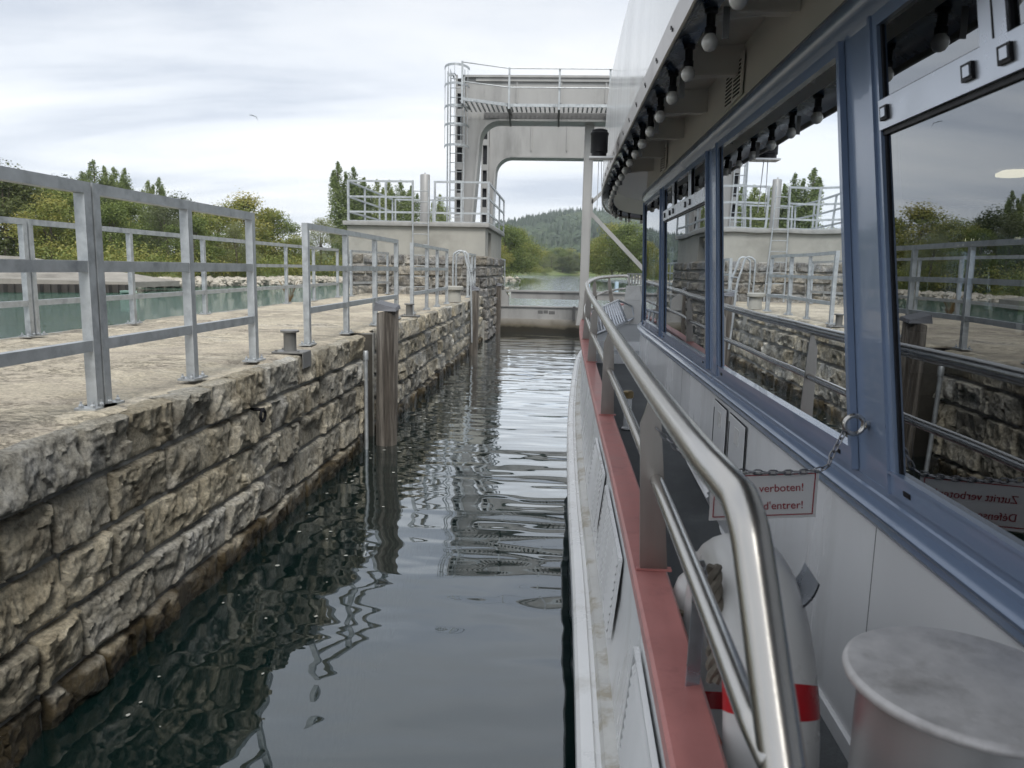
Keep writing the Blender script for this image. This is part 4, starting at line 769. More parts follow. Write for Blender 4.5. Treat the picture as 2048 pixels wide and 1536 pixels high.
# caged ladder and conduits on the left leg
cl = thing('caged_ladder', (-2.98, 21.5, 3.2), 'steel ladder with safety cage up the left leg of the front portal', 'ladder')
for xx in (-3.20, -2.80):
    m = MB(); m.bar((xx, 21.55, 3.2), (xx, 21.55, 7.38), .05, .02); m.build('stile', 'galv', cl)
for i in range(16): m = MB(); m.tube([(-3.20, 21.55, 3.4 + i * .25), (-2.80, 21.55, 3.4 + i * .25)], .012, 6); m.build('rung', 'galv', cl, smooth=True)
for z in (5.3, 5.85, 6.33, 6.9, 7.38):
    m = MB(); pts = [(-3.0 + .34 * math.cos(a), 21.50 + .55 * math.sin(a), z) for a in [math.pi + math.pi * k / 12 for k in range(13)]]
    for a, c in zip(pts, pts[1:]): m.bar(a, c, .012, .06)
    m.build('cage_hoop', 'galv', cl)
for a in (math.pi * 1.1, math.pi * 1.32, math.pi * 1.5, math.pi * 1.68, math.pi * 1.9):
    m = MB(); m.bar((-3.0 + .33 * math.cos(a), 21.5 + .54 * math.sin(a), 5.3), (-3.0 + .33 * math.cos(a), 21.5 + .54 * math.sin(a), 7.38), .04, .01); m.build('cage_bar', 'galv', cl)
for k, xx in enumerate((-3.32, -3.24)):
    m = MB(); m.tube(catmull([(xx, 21.9, 3.18), (xx, 21.9, 7.05), (xx + .02, 21.9, 7.3), (xx + .1, 21.95, 7.38), (xx + .16, 22.1, 7.25)], 5), .022 if k == 0 else .016, 8)
    single(m, 'conduit_pipe', 'galv', (xx, 21.9, 3.18), ('outermost thick' if k == 0 else 'thinner inner') + ' vertical conduit left of the caged ladder', 'pipe', 'conduits on the front portal', smooth=True)
# ---------------------------------------------------------------- far left landing, small things
t = thing('concrete_landing', (-40, 48, 0), 'sloping concrete landing with dark sheet piling at the far left bank', 'landing')
m = MB(); pf = [(-75, 33), (-29, 45.0), (-26.3, 47.5)]
m.prism([(-80, 30, .5), (-34, 41.5, .5), (-27.2, 46, .3), (-27, 52, .3), (-80, 60, .8)], (0, 0, .35))
m.add([(-80, 33, .85), (-38, 43, .85), (-27.4, 47, .66), (-27.2, 52, .66), (-38, 52, 2.1), (-80, 60, 3.4), (-80, 42, 2.9), (-41, 46.5, 2.3)], [(0, 1, 7, 6), (1, 2, 3, 4), (1, 4, 7), (7, 4, 5, 6)]); m.build('ramp', 'oldconc', t)
m = MB(); a = Vector((-80, 30, 0)); 
for (ax, ay, bx, by) in ((-80, 30, -34, 41.5), (-34, 41.5, -27.2, 46)):
    d = Vector((bx - ax, by - ay, 0)); k = int(d.length / .45); d /= k
    for i in range(k):
        q = Vector((ax, ay, 0)) + d * i; o_ = .12 if i % 2 else 0; m.box(q.x, q.x + d.x * .9 + .05, q.y - .1 - o_, q.y + .25, -1, .5)
m.build('sheet_piling', 'sheet', t)
t = thing('rowing_boat', (-26.4, 44.5, 0), 'small pale green rowing boat moored by the far left bank', 'boat')
m = MB(); rows = []
for s_, wd in ((-.8, .1), (-.5, .32), (0, .4), (.5, .38), (.75, .3)): rows.append([(-26.4 + s_, 44.5 - wd, .26), (-26.4 + s_, 44.5 - wd * .8, .1), (-26.4 + s_, 44.5, -.05), (-26.4 + s_, 44.5 + wd * .8, .1), (-26.4 + s_, 44.5 + wd, .26)])
m.strip(rows); m.build('hull', 'boatgreen', t)
m = MB(); m.box(-26.75, -26.6, 44.2, 44.8, .2, .23); m.box(-26.1, -25.95, 44.2, 44.8, .2, .23); m.build('thwarts', 'oldconc', t); t.scale = (.6, .6, .7)
m = MB(); q = Vector((-15.9, 39, 9.45)); m.add([q] + [q + Vector(v_) * .5 for v_ in ((-.35, 0, .12), (-.62, 0, .10), (-.3, .12, .06), (.22, .0, -.06), (.42, 0, -.55), (.1, .12, -.05), (0, .35, -.03), (0, -.3, .02))], [(0, 1, 3), (1, 2, 3), (0, 6, 4), (4, 6, 5), (0, 7, 3), (0, 8, 1), (0, 3, 8)])
single(m, 'gull', 'bird', q, 'lone gull gliding in the sky above the left trees', 'bird')
for k, (x, y) in enumerate(((4.1, 120), (2.2, 60), (4.6, 62))):
    m = MB(); m.lathe((x, y, -1), [(.16, 0), (.16, 2.5 - k * .2), (.14, 2.53 - k * .2)], 14)
    single(m, 'mooring_dolphin', 'bluepile', (x, y, 0), ['distant pale blue mooring pile right of the mast', 'pale blue mooring pile seen between mast and bow rail', 'pale blue mooring pile behind the bow rail'][k], 'pile', 'blue mooring piles beyond the gate', smooth=True)
# ================================================================ THE PASSENGER BOAT (boat frame 'B': x to starboard, y to the bow)
bt = thing('passenger_boat', (2.7, 5, 0), 'white passenger boat with blue window frames and red bulwark cap lying in the lock', 'boat', frame='B')
CX = 2.7
#      y,    cap x, cap z, rub x, rub z, rail x, rail z, low x, low z
ST = [(-3.0, .27, 1.11, .07, .57, .29, 1.66, .28, 1.385), (-1, .255, 1.11, .06, .57, .27, 1.66, .26, 1.385), (.6, .242, 1.11, .05, .57, .25, 1.66, .25, 1.385), (1.6, .238, 1.11, .042, .575, .216, 1.66, .243, 1.385), (3.1, .212, 1.11, .01, .58, .187, 1.66, .218, 1.385),
      (4.6, .172, 1.11, -.04, .59, .173, 1.66, .185, 1.385), (6.4, .125, 1.125, -.08, .61, .145, 1.675, .135, 1.39), (8, .08, 1.17, -.09, .64, .105, 1.71, .09, 1.42), (10, .045, 1.225, -.07, .68, .078, 1.76, .06, 1.47),
      (11.5, .09, 1.28, -.02, .71, .10, 1.80, .12, 1.52), (12.7, .28, 1.33, .13, .74, .24, 1.85, .26, 1.57), (13.7, .62, 1.38, .45, .77, .50, 1.88, .50, 1.62), (14.6, 1.15, 1.43, .95, .80, .95, 1.90, .9, 1.66), (15.2, 1.85, 1.47, 1.7, .83, 1.8, 1.93, 1.8, 1.7), (15.45, 2.7, 1.49, 2.7, .84, 2.7, 1.95, 2.7, 1.7)]
capc = catmull([(a[1], a[0], a[2]) for a in ST], 6); rubc = catmull([(a[3], a[0] + (.12 if a[0] > 12 else 0), a[4]) for a in ST], 6)
railc = catmull([(a[5], a[0] - (.05 if a[0] > 13 else 0), a[6]) for a in ST], 6); lowc = catmull([(a[7], a[0], a[8]) for a in ST], 6)
mir = lambda q: Vector((2 * CX - q[0], q[1], q[2]))
def off_in(path, d):    # offset inboard in plan
    out = []
    for i, q in enumerate(path):
        a = path[max(i - 1, 0)]; c = path[min(i + 1, len(path) - 1)]; t_ = (c - a); n_ = Vector((t_.y, -t_.x, 0)).normalized(); out.append(q + n_ * d)
    out[-1] = Vector((CX, path[-1].y - d, path[-1].z)); return out
def loft(curves, name, mat, parent, both=True, smooth=True, label=None):
    m = MB(); m.strip(curves)
    if both: m.strip([[mir(q) for q in c] for c in curves])
    return m.build(name, mat, parent, smooth, label)
zsh = lambda path, dz: [q + Vector((0, 0, dz)) for q in path]
co = off_in(capc, -.052); ci = off_in(capc, .052)
# hull: from below the water up to the cap, rubbing strake as its own part
hullin = off_in(rubc, .115); top = zsh(off_in(capc, -.035), -.03)
m_ = off_in(rubc, .10)
loft([zsh(off_in(rubc, .75), -1.1), zsh(off_in(rubc, .30), -.62), zsh(off_in(rubc, .10), -.30), zsh(off_in(rubc, .045), -.10)], 'hull_bottom', 'navy', bt)
loft([zsh(hullin, .0), [a * .5 + c * .5 + Vector((.012, 0, 0)) for a, c in zip(hullin, top)], top], 'hull_side', 'hullwhite', bt)
loft([zsh(off_in(rubc, .05), -.12), zsh(off_in(rubc, .008), -.115), zsh(rubc, -.105), zsh(rubc, -.012), zsh(off_in(rubc, .012), 0), zsh(off_in(rubc, .05), .003), zsh(off_in(rubc, .056), -.006), zsh(off_in(rubc, .07), -.006)], 'rubbing_strake', 'rubwhite' if 'rubwhite' in M else 'hullwhite', bt)
loft([zsh(off_in(rubc, .07), -.006), zsh(off_in(rubc, .08), .012), zsh(off_in(rubc, .10), .014), zsh(off_in(rubc, .118), .02)], 'strake_gutter', 'rubdirt', bt)
# red cap
loft([zsh(co, -.045), zsh(co, -.008), zsh(off_in(co, .008), 0), zsh(off_in(ci, -.008), 0), zsh(ci, -.008), zsh(ci, -.03)], 'bulwark_cap', 'red', bt)
bi = zsh(off_in(capc, .045), -.03)
deckz = lambda y: .56 if y < 3 else (.56 + (y - 3) * .06 if y < 8.8 else (1.0 if y < 9.4 else 1.10))
bil = [Vector((q.x, q.y, min(q.z - .02, deckz(q.y)))) for q in off_in(capc, .05)]
loft([bi, bil], 'bulwark_inside', 'white', bt)
# decks
def wallx(y): return .90 - .0262 * min(y, 8.6)
WALL = [(wallx(y), y) for y in (-3, -1, 1, 3, 5, 7, 8.2)] + [(.70, 8.8), (.80, 9.4), (1.08, 9.9), (1.6, 10.2), (2.7, 10.3)]
wl = catmull([(x, y, 0) for x, y in WALL], 5)
def poly_deck(y0, y1, z0, z1, name, mat):
    m = MB(); ysd = [y0 + (y1 - y0) * i / 14 for i in range(15)]; r = []
    def cx_(y):
        for a, c in zip(capc, capc[1:]):
            if a.y <= y <= c.y + 1e-6: return a.x + (c.x - a.x) * ((y - a.y) / max(1e-6, c.y - a.y))
        return capc[-1].x
    for y in ysd: z = z0 + (z1 - z0) * (y - y0) / (y1 - y0); x = cx_(y) + .04; r.append([(x, y, z), (2 * CX - x, y, z)])
    m.strip(r); return m.build(name, mat, bt)
poly_deck(-3, 3, .56, .56, 'side_deck', 'deck'); poly_deck(3.0, 8.8, .56, .908, 'side_deck', 'deck'); poly_deck(8.8, 9.4, 1.0, 1.0, 'deck_step', 'foredeck'); poly_deck(9.4, 15.3, 1.10, 1.12, 'foredeck', 'foredeck')
m = MB(); m.box(.09, 5.3, 8.785, 8.8, .88, 1.015); m.box(.07, 5.3, 9.385, 9.4, .98, 1.115); m.build('step_riser', 'white', bt)
# cabin wall below the windows
def wallstrip(z0, z1, d0, d1, name, mat, both=True):
    a = [Vector((q.x, q.y, z0)) for q in off_in(wl, -d0)]; c = [Vector((q.x, q.y, z1)) for q in off_in(wl, -d1)]; return loft([a, c], name, mat, bt, both)
def wallprofile(prof, name, mat, smooth=True):     # prof: [(outward, z)]
    return loft([[Vector((q.x, q.y, z)) for q in off_in(wl, -d)] for d, z in prof], name, mat, bt, True, smooth)
wallprofile([(0, .3), (0, 1.30)], 'cabin_wall', 'white')
wallprofile([(.012, .3), (.012, .615), (.004, .62), (0, .62)], 'skirting', 'white')
wallprofile([(.0, 1.290), (.012, 1.296), (.018, 1.308), (.014, 1.320), (.024, 1.328), (.038, 1.340), (.041, 1.350), (.036, 1.358), (.022, 1.363), (.016, 1.368), (.0, 1.374)], 'window_sill', 'bluegrey')
wallprofile([(.0, 1.362), (.012, 1.367), (.012, 1.385), (.006, 1.390), (.006, 1.41), (.0, 1.414)], 'sill_trim', 'bluegrey')
wallprofile([(.0, 2.725), (.012, 2.745), (.03, 2.765), (.045, 2.78), (.050, 2.80), (.045, 2.83), (.028, 2.845), (0, 2.85)], 'window_cornice', 'bluegrey')
wallprofile([(0, 2.84), (-.002, 3.18)], 'upper_wall', 'cream')
# windows: raked pillars
RK = .325; ZB, ZT = 1.415, 2.735
def W(y, z, d=0.0): yy = y + (z - ZB) * RK; return Vector((wallx(yy) - d, yy, z))
def quadpanel(m, ya, yb, z0, z1, d, th):   # raked panel with thickness th, outer face at offset d
    c8 = [W(ya, z0, d), W(yb, z0, d), W(yb, z0, d - th), W(ya, z0, d - th), W(ya, z1, d), W(yb, z1, d), W(yb, z1, d - th), W(ya, z1, d - th)]
    m.hexa(c8)
wins = [(-4.4, -2.4, None), (-2.15, -.22, None), (.05, 1.99, 't4'), (2.245, 4.205, None), (4.525, 6.545, 't2'), (6.735, 8.15, None)]
prev = -4.6
for k, (ya, yb, tr) in enumerate(wins):
    pm = MB(); quadpanel(pm, prev, ya, ZB - .01, ZT + .02, .004, .05); pb = pm.build('window_pillar', 'bluegrey', bt); prev = yb
    f = MB(); fw = .035
    quadpanel(f, ya - .001, ya + fw, ZB, ZT, .018, .05); quadpanel(f, yb - fw, yb + .001, ZB, ZT, .018, .05); quadpanel(f, ya + fw, yb - fw, ZB, ZB + .05, .018, .05); quadpanel(f, ya + fw, yb - fw, ZT - .04, ZT, .018, .05)
    quadpanel(f, ya - .012, ya + .006, ZB, ZT, .026, .02); quadpanel(f, yb - .006, yb + .012, ZB, ZT, .026, .02); quadpanel(f, ya + .006, yb - .006, ZB + .052, ZB + .060, .024, .02)
    fr = f.build('window_frame', 'bluegrey', bt)
    sm = MB(); quadpanel(sm, yb - .013, yb - .0 + .014, ZB, ZT, -.0, .01); quadpanel(sm, yb - fw - .012, yb - fw + .001, ZB + .05, ZT - .04, .008, .03); quadpanel(sm, ya + fw - .001, ya + fw + .008, ZB + .05, ZT - .04, .008, .03); quadpanel(sm, ya + fw, yb - fw, ZB + .049, ZB + .056, .006, .03)
    quadpanel(sm, yb + .013, yb + .022, ZB + .01, ZT, .009, .006)
    sm.build('rubber_seal', 'black', fr)
    gm = MB(); gm.add([W(ya + fw - .01, ZB + .04, .004), W(yb - fw + .01, ZB + .04, .004), W(yb - fw + .01, ZT - .03, .004), W(ya + fw - .01, ZT - .03, .004)], [(0, 1, 2, 3)]); gm.build('window_pane', 'glass', fr)
    if tr:
        zt_ = 2.385 if tr == 't4' else 2.425; tb = MB(); quadpanel(tb, ya + fw, yb - fw, zt_, zt_ + .085, .022, .04); tb.build('transom', 'alu', fr)
        s2 = MB(); quadpanel(s2, ya + fw, yb - fw, zt_ - .014, zt_ - .001, .012, .03); quadpanel(s2, ya + fw, yb - fw, zt_ + .086, zt_ + .091, .014, .03); s2.build('rubber_seal', 'black', fr)
        for yy in ((yb - .55, yb - 1.25) if tr == 't4' else (yb - .55, yb - 1.35)):
            mm_ = MB(); quadpanel(mm_, yy - .10, yy, zt_ + .085, ZT - .04, .018, .04); mm_.build('mullion', 'alu', fr)
            s3 = MB(); quadpanel(s3, yy - .006, yy + .005, zt_ + .09, ZT - .04, .012, .03) ; quadpanel(s3, yy - .105, yy - .094, zt_ + .09, ZT - .04, .012, .03); quadpanel(s3, yy - .055, yy - .05, zt_ + .09, ZT - .04, .0195, .01); s3.build('rubber_seal', 'black', fr)
        for yy in ((yb - .06, yb - .49, yb - .63, yb - 1.15) if tr == 't4' else (yb - .12, yb - .42, yb - .62, yb - 1.22, yb - 1.42)):
            lt = MB(); quadpanel(lt, yy - .045, yy, zt_ + .022, zt_ + .062, .030, .012); lt.build('latch', 'black', fr)
            lt = MB(); quadpanel(lt, yy - .041, yy - .015, zt_ + .03, zt_ + .054, .034, .006); lt.build('latch_tab', 'alu', fr)
    dr = MB(); quadpanel(dr, yb - .12, yb - .085, ZB + .018, ZB + .030, .021, .004); quadpanel(dr, ya + .10, ya + .125, ZB + .018, ZB + .030, .021, .004); dr.build('drain_cap', 'black', fr)
pm = MB(); quadpanel(pm, prev, prev + .2, ZB - .01, ZT + .02, .004, .05); pm.build('window_pillar', 'bluegrey', bt)
# front windows round the cabin nose, on both sides as plain frames and glass
fr_pts = [q for q in wl if q.y > 8.5]
m = MB(); m.strip([[Vector((q.x, q.y, 1.40)) for q in fr_pts], [Vector((q.x, q.y, 2.80)) for q in fr_pts]]); m.strip([[mir((q.x, q.y, 1.40)) for q in fr_pts], [mir((q.x, q.y, 2.80)) for q in fr_pts]]); m.build('front_window', 'glass', bt, smooth='all')
m = MB(); m.strip([[Vector((2 * CX - q.x, q.y, 1.40)) for q in wl if q.y < 8.55], [Vector((2 * CX - q.x, q.y, 2.80)) for q in wl if q.y < 8.55]]); m.build('starboard_window', 'glass', bt)
# saloon interior behind the glass
m = MB(); m.box(1.0, 4.4, -3, 8.5, .45, .5); m.build('saloon_floor', 'interior', bt)
m = MB(); m.box(1.0, 4.4, -3, 8.5, 2.80, 2.83); m.build('saloon_ceiling', 'interior', bt)
m = MB(); m.box(2.3, 2.34, -3, 7.5, .5, 1.15)
for i in range(6): m.box(1.15, 2.0, -1.6 + i * 1.6, -1.52 + i * 1.6, .5, 1.5); m.box(1.2, 2.0, -1.15 + i * 1.6, -.45 + i * 1.6, 1.14, 1.18)
m.build('seats_and_tables', 'interior', bt)
for x, y in ((3.25, 6.2), (1.95, 5.75), (2.0, 2.9)):
    m = MB(); m.lathe((x, y, 2.76), [(.08, .04), (.12, .02), (.12, .0), (.09, -.006)], 20); m.build('ceiling_lamp', 'lamp', bt, smooth=True)
# roof: edge trim, upper bulwark, soffit, brackets
ED = [(.40, -3), (.37, 0), (.345, 1.6), (.33, 2.56), (.31, 3.1), (.29, 3.75), (.26, 4.8), (.22, 6.3), (.195, 8.2), (.24, 10.1), (.40, 11.7), (.72, 12.6), (1.25, 13.2), (1.95, 13.5), (2.7, 13.6)]
ed = catmull([(x, y, 0) for x, y in ED], 7)
Z = lambda path, z: [Vector((q.x, q.y, z)) for q in path]
loft([Z(off_in(ed, .0), 2.94), Z(off_in(ed, .0), 3.3), Z(off_in(ed, .015), 3.80), Z(off_in(ed, .05), 3.81), Z(off_in(ed, .05), 3.25)], 'upper_bulwark', 'fascia' if 'fascia' in M else 'white', bt)
loft([Z(off_in(ed, .004), 2.945), Z(off_in(ed, -.006), 2.94), Z(off_in(ed, -.006), 2.835), Z(off_in(ed, .0), 2.83), Z(off_in(ed, .006), 2.835), Z(off_in(ed, .006), 2.94)], 'edge_trim', 'steelplate', bt)
loft([Z(off_in(ed, .006), 2.86), Z(off_in(ed, .06), 2.90), Z(off_in(ed, .13), 2.905)], 'cable_channel', 'navy', bt)
loft([Z(off_in(ed, .13), 2.905), Z(off_in(ed, .135), 3.14)], 'fascia_inside', 'cream', bt)
a1 = Z(off_in(ed, .10), 3.13); m = MB(); r2 = []
for q in a1: r2.append(Vector((wallx(q.y) + .03 if q.y < 8.6 else max(.72, q.x + .55), min(q.y, 10.6) if q.y > 8.6 else q.y, 3.15)))
m.strip([a1, r2]); m.strip([[mir(q) for q in a1], [mir(q) for q in r2]]); m.build('roof_soffit', 'cream', bt, smooth=True)
m = MB(); m.strip([Z(off_in(ed, .05), 3.27), [Vector((CX, q.y, 3.30)) for q in ed]]); m.strip([[mir(q) for q in Z(off_in(ed, .05), 3.27)], [Vector((CX, q.y, 3.30)) for q in ed]]); m.build('sun_deck', 'foredeck', bt)
def edx(y):
    for a, c in zip(ed, ed[1:]):
        if a.y <= y <= c.y + 1e-6: return a.x + (c.x - a.x) * ((y - a.y) / max(1e-6, c.y - a.y))
    return 2.7
for i in range(12):
    y = .35 + i * .95
    if y > 8.6: break
    x0 = edx(y) + .13; x1 = wallx(y) - .002; m = MB()
    m.prism([(x1, y, 3.00), (x1, y, 3.145), (x0, y, 3.128), (x0, y, 2.96)], (0, .012, 0)); m.box(x0 + .02, x1 - .03, y - .025, y + .03, 2.988, 2.998); m.build('roof_bracket', 'cream', bt)
# screw pairs on the trim, bulbs beneath
def along(path, step, start):
    out = []; acc = -start; 
    for a, c in zip(path, path[1:]):
        l_ = (c - a).length
        while acc + l_ >= 0 and l_ > 0:
            f = -acc / l_
            if f > 1: break
            out.append((a + (c - a) * f, (c - a).normalized())); acc -= step
        acc += l_
    return out
bp = Z(off_in(ed, .105), 2.79)
start = 0
for a, c in zip(bp, bp[1:]):
    if c.y > 2.43: start += (2.43 - a.y) / (c.y - a.y) * (c - a).length; break
    start += (c - a).length
start -= .435 * 4
bulb0 = None
for q, d in along(bp, .435, start):
    if bulb0 is None:
        m = MB(); m.lathe((0, 0, 0), [(.006, -.030), (.017, -.025), (.026, -.012), (.029, .0), (.027, .012), (.019, .024), (.014, .034)], 20); bulb0 = m.build('light_bulb', 'bulb', bt, smooth='all', o=(0, 0, 0))
        m = MB(); m.lathe((0, 0, 0), [(.0205, .028), (.0205, .05), (.016, .055), (.016, .095), (.024, .10), (.024, .12)], 14); s_ = m.build('bulb_socket', 'black', bulb0, smooth=True, o=(0, 0, 0)); ob = bulb0
    else: ob = copy_tree(bulb0, bt)
    ob.location = Vector(q) - Vector(bt['_o'])
m = MB()
for q, d in along(Z(off_in(ed, -.007), 2.885), .435, start + .16):
    for dd in (-.018, .018):
        c = q + d * dd + Vector((0, 0, dd * .5)); n_ = Vector((-d.y, d.x, 0)); m.tube([c, c + n_ * .003], .0075, 8)
m.build('trim_screws', 'black', bt)
for q, d in along(Z(off_in(ed, .12), 2.85), .87, start + .25): m = MB(); m.bar(q, q + Vector((0, 0, -.10)), .022, .004, up=(0, 1, 0)); m.build('hanging_tab', 'dkpaint', bt)
# vents on the upper wall
for yy in (4.08, 6.9):
    X_ = wallx(yy + .22); m = MB(); m.box(X_ - .014, X_ - .004, yy, yy + .46, 2.885, 3.095); v = m.build('vent_grille', 'cream', bt); m = MB()
    for i in range(9):
        for y0 in (yy + .03, yy + .25): m.bar((X_ - .0155, y0, 2.902 + i * .020), (X_ - .0155, y0 + .17, 2.902 + i * .020 + .010), .003, .0085)
    m.build('vent_slots', 'hole', v)
# hand rail
rp = [q for q in railc if q.y > 1.24 and q.x < .93]; end = [Vector((.275, .62, 1.12)), Vector((.270, .80, 1.31)), Vector((.264, .94, 1.46)), Vector((.260, 1.03, 1.56)), Vector((.255, 1.075, 1.615)), Vector((.248, 1.13, 1.65))]
tip = rp[-1]; m = MB(); m.tube(catmull(end, 5)[:-1] + rp + [tip + Vector((.03, .0, -.02)), tip + Vector((.05, .01, -.12)), tip + Vector((.07, .02, -.24))], .029, 24); m.build('handrail', 'steel', bt, smooth='all')
lp = [q for q in lowc if q.y > .92 and q.x < .90]; m = MB(); m.tube([Vector((.255, .86, 1.385))] + lp, .019, 16); m.build('lower_rail', 'steel', bt, smooth='all')
m = MB(); r = [mir(q) for q in rp if q.y < 14.3]; m.tube(r, .026, 12); m.build('handrail', 'steel', bt, smooth='all'); m = MB(); m.tube([mir(q) for q in lp if q.y < 14.3], .019, 10); m.build('lower_rail', 'steel', bt, smooth='all')
# stanchions: tapered plates standing across the cap
def interp(path, y):
    for a, c in zip(path, path[1:]):
        if a.y <= y <= c.y + 1e-6: return a + (c - a) * ((y - a.y) / max(1e-6, c.y - a.y))
    return path[-1]
for y in (2.13, 4.52, 6.95, 8.7, 11.0, 12.5, 13.55):
    c = interp(capc, y); r_ = interp(railc, y); tdir = (interp(capc, y + .15) - interp(capc, y - .15)); tdir.z = 0; tdir.normalize(); n_ = Vector((tdir.y, -tdir.x, 0))
    xb = c + n_ * .01; dz = r_.z - c.z; dx = (r_ - c).dot(n_)
    poly = []
    for t_, l_, rr_ in ((0, -.040, .040), (.45, -.034, .036), (.80, -.030, .030), (.86, -.016, .028), (.94, -.002, .024), (.985, .002, .020)):
        poly.append((t_, l_, rr_))
    pts = [c + n_ * (dx * t_ + l_ + .01 * (1 - t_)) + Vector((0, 0, dz * t_)) for t_, l_, rr_ in poly] + [c + n_ * (dx * t_ + rr_ + .01 * (1 - t_)) + Vector((0, 0, dz * t_)) for t_, l_, rr_ in poly[::-1]]
    pts = [q - tdir * .006 for q in pts]; m = MB(); m.prism(pts, tdir * .012); s_ = m.build('stanchion', 'steelplate', bt)
    m = MB(); q = c + n_ * .012; m.prism([q + n_ * -.052 - tdir * .012 + Vector((0, 0, .001)), q + n_ * .050 - tdir * .012 + Vector((0, 0, .001)), q + n_ * .050 + tdir * .012 + Vector((0, 0, .001)), q + n_ * -.052 + tdir * .012 + Vector((0, 0, .001))], (0, 0, .006)); m.build('weld_foot', 'red', s_)
# louvre vents in the hull side
def hullpt(y, f): a = interp(hullin, y); c = interp(top, y); return a + (c - a) * f
for ya, yb in ((.95, 1.9), (2.52, 3.42), (3.62, 4.42)):
    m = MB(); e_ = Vector((-.006, 0, 0)); f0, f1 = .22, .80
    vb = MB(); vb.add([hullpt(ya, f0) + e_ * .5, hullpt(yb, f0) + e_ * .5, hullpt(yb, f1) + e_ * .5, hullpt(ya, f1) + e_ * .5], [(0, 1, 2, 3)])
    for q0, q1 in (((ya, f0), (yb, f0)), ((yb, f0), (yb, f1)), ((yb, f1), (ya, f1)), ((ya, f1), (ya, f0))): m.bar(hullpt(*q0) + e_ * 1.6, hullpt(*q1) + e_ * 1.6, .014, .014)
    v = m.build('hull_vent', 'hullwhite', bt); vb.build('vent_opening', 'dkpaint', v); m = MB()
    for i in range(9):
        f = f0 + (f1 - f0) * (i + .7) / 9.6; a = hullpt(ya + .03, f) + e_; c = hullpt(yb - .03, f) + e_; m.add([a + Vector((-.014, 0, -.012)), c + Vector((-.014, 0, -.012)), c + Vector((.001, 0, .016)), a + Vector((.001, 0, .016))], [(0, 1, 2, 3)]); m.add([a + Vector((-.014, 0, -.012)), c + Vector((-.014, 0, -.012)), c + Vector((0, 0, -.010)), a + Vector((0, 0, -.010))], [(0, 1, 2, 3)])
    m.build('louvre_slats', 'hullwhite', v)
# things on the cabin wall
for ya, yb, z0, z1 in ((3.96, 4.31, .93, 1.265), (3.55, 3.92, .90, 1.26)):
    X_ = wallx((ya + yb) / 2) + .002; m = MB(); m.bbox(X_ - .012, X_ - .001, ya, yb, z0, z1, .003); h_ = m.build('hatch_door', 'white', bt); m = MB(); m.box(X_ - .0145, X_ - .0122, ya + .12, ya + .22, z1 - .12, z1 - .04); m.build('hatch_tag', 'ringwhite', h_)
    m = MB(); m.box(X_ - .009, X_ - .004, ya - .007, ya, z0, z1); m.box(X_ - .009, X_ - .004, yb, yb + .007, z0, z1); m.box(X_ - .009, X_ - .004, ya, yb, z1, z1 + .006); m.box(X_ - .009, X_ - .004, ya, yb, z0 - .006, z0); m.box(X_ - .0145, X_ - .012, yb - .02, yb - .010, z0 + .04, z1 - .04); m.build('hatch_gap', 'hole', h_)
X_ = wallx(4.6); m = MB(); m.box(X_ - .018, X_ - .002, 4.15, 5.0, .71, .88); v = m.build('wall_louvre', 'white', bt); m = MB()
for i in range(5): z_ = .725 + i * .03; m.add([(X_ - .019, 4.18, z_), (X_ - .019, 4.97, z_), (X_ - .033, 4.97, z_ - .008), (X_ - .033, 4.18, z_ - .008)], [(0, 1, 2, 3)]); m.add([(X_ - .019, 4.18, z_ + .005), (X_ - .019, 4.97, z_ + .005), (X_ - .033, 4.97, z_ - .008), (X_ - .033, 4.18, z_ - .008)], [(0, 1, 2, 3)])
m.build('louvre_slats', 'white', v)
for yy in (2.09, 5.5): X_ = wallx(yy); m = MB(); m.box(X_ - .0012, X_ + .002, yy, yy + .0022, .62, 1.29); m.build('plate_seam', 'dkpaint', bt)
t = MB(); t.lathe((.40, 5.9, .74), [(.045, 0), (.045, .01), (.030, .015), (.030, .24), (.036, .245), (.036, .25)], 16); vp = t.build('air_pipe', 'white', bt, smooth=True)
t = MB(); t.lathe((.40, 5.9, .988), [(.036, 0), (.042, .005), (.042, .05), (.03, .06)], 16); t.build('pipe_cap', 'brass', vp, smooth=True)
# navigation lantern outboard of the upper bulwark
m = MB(); m.lathe((.100, 6.0, 2.845), [(.058, .0), (.058, .03), (.066, .035), (.066, .16), (.07, .165), (.07, .18), (.06, .184), (.06, .20), (.03, .21)], 20); ln = m.build('navigation_lantern', 'navyblack' if 'navyblack' in M else 'black', bt, smooth=True)
m = MB(); m.prism([(.025, 5.93, 2.832), (.21, 5.93, 2.832), (.21, 6.07, 2.832), (.025, 6.07, 2.832)], (0, 0, .012)); m.build('lantern_shelf', 'white', ln)
m = MB(); m.tube([(.10, 6.0, 2.83), (.10, 6.0, 2.45)], .003, 5); m.tube([(.12, 6.02, 2.83), (.14, 6.02, 2.45)], .003, 5); m.build('lantern_wire', 'white', ln)
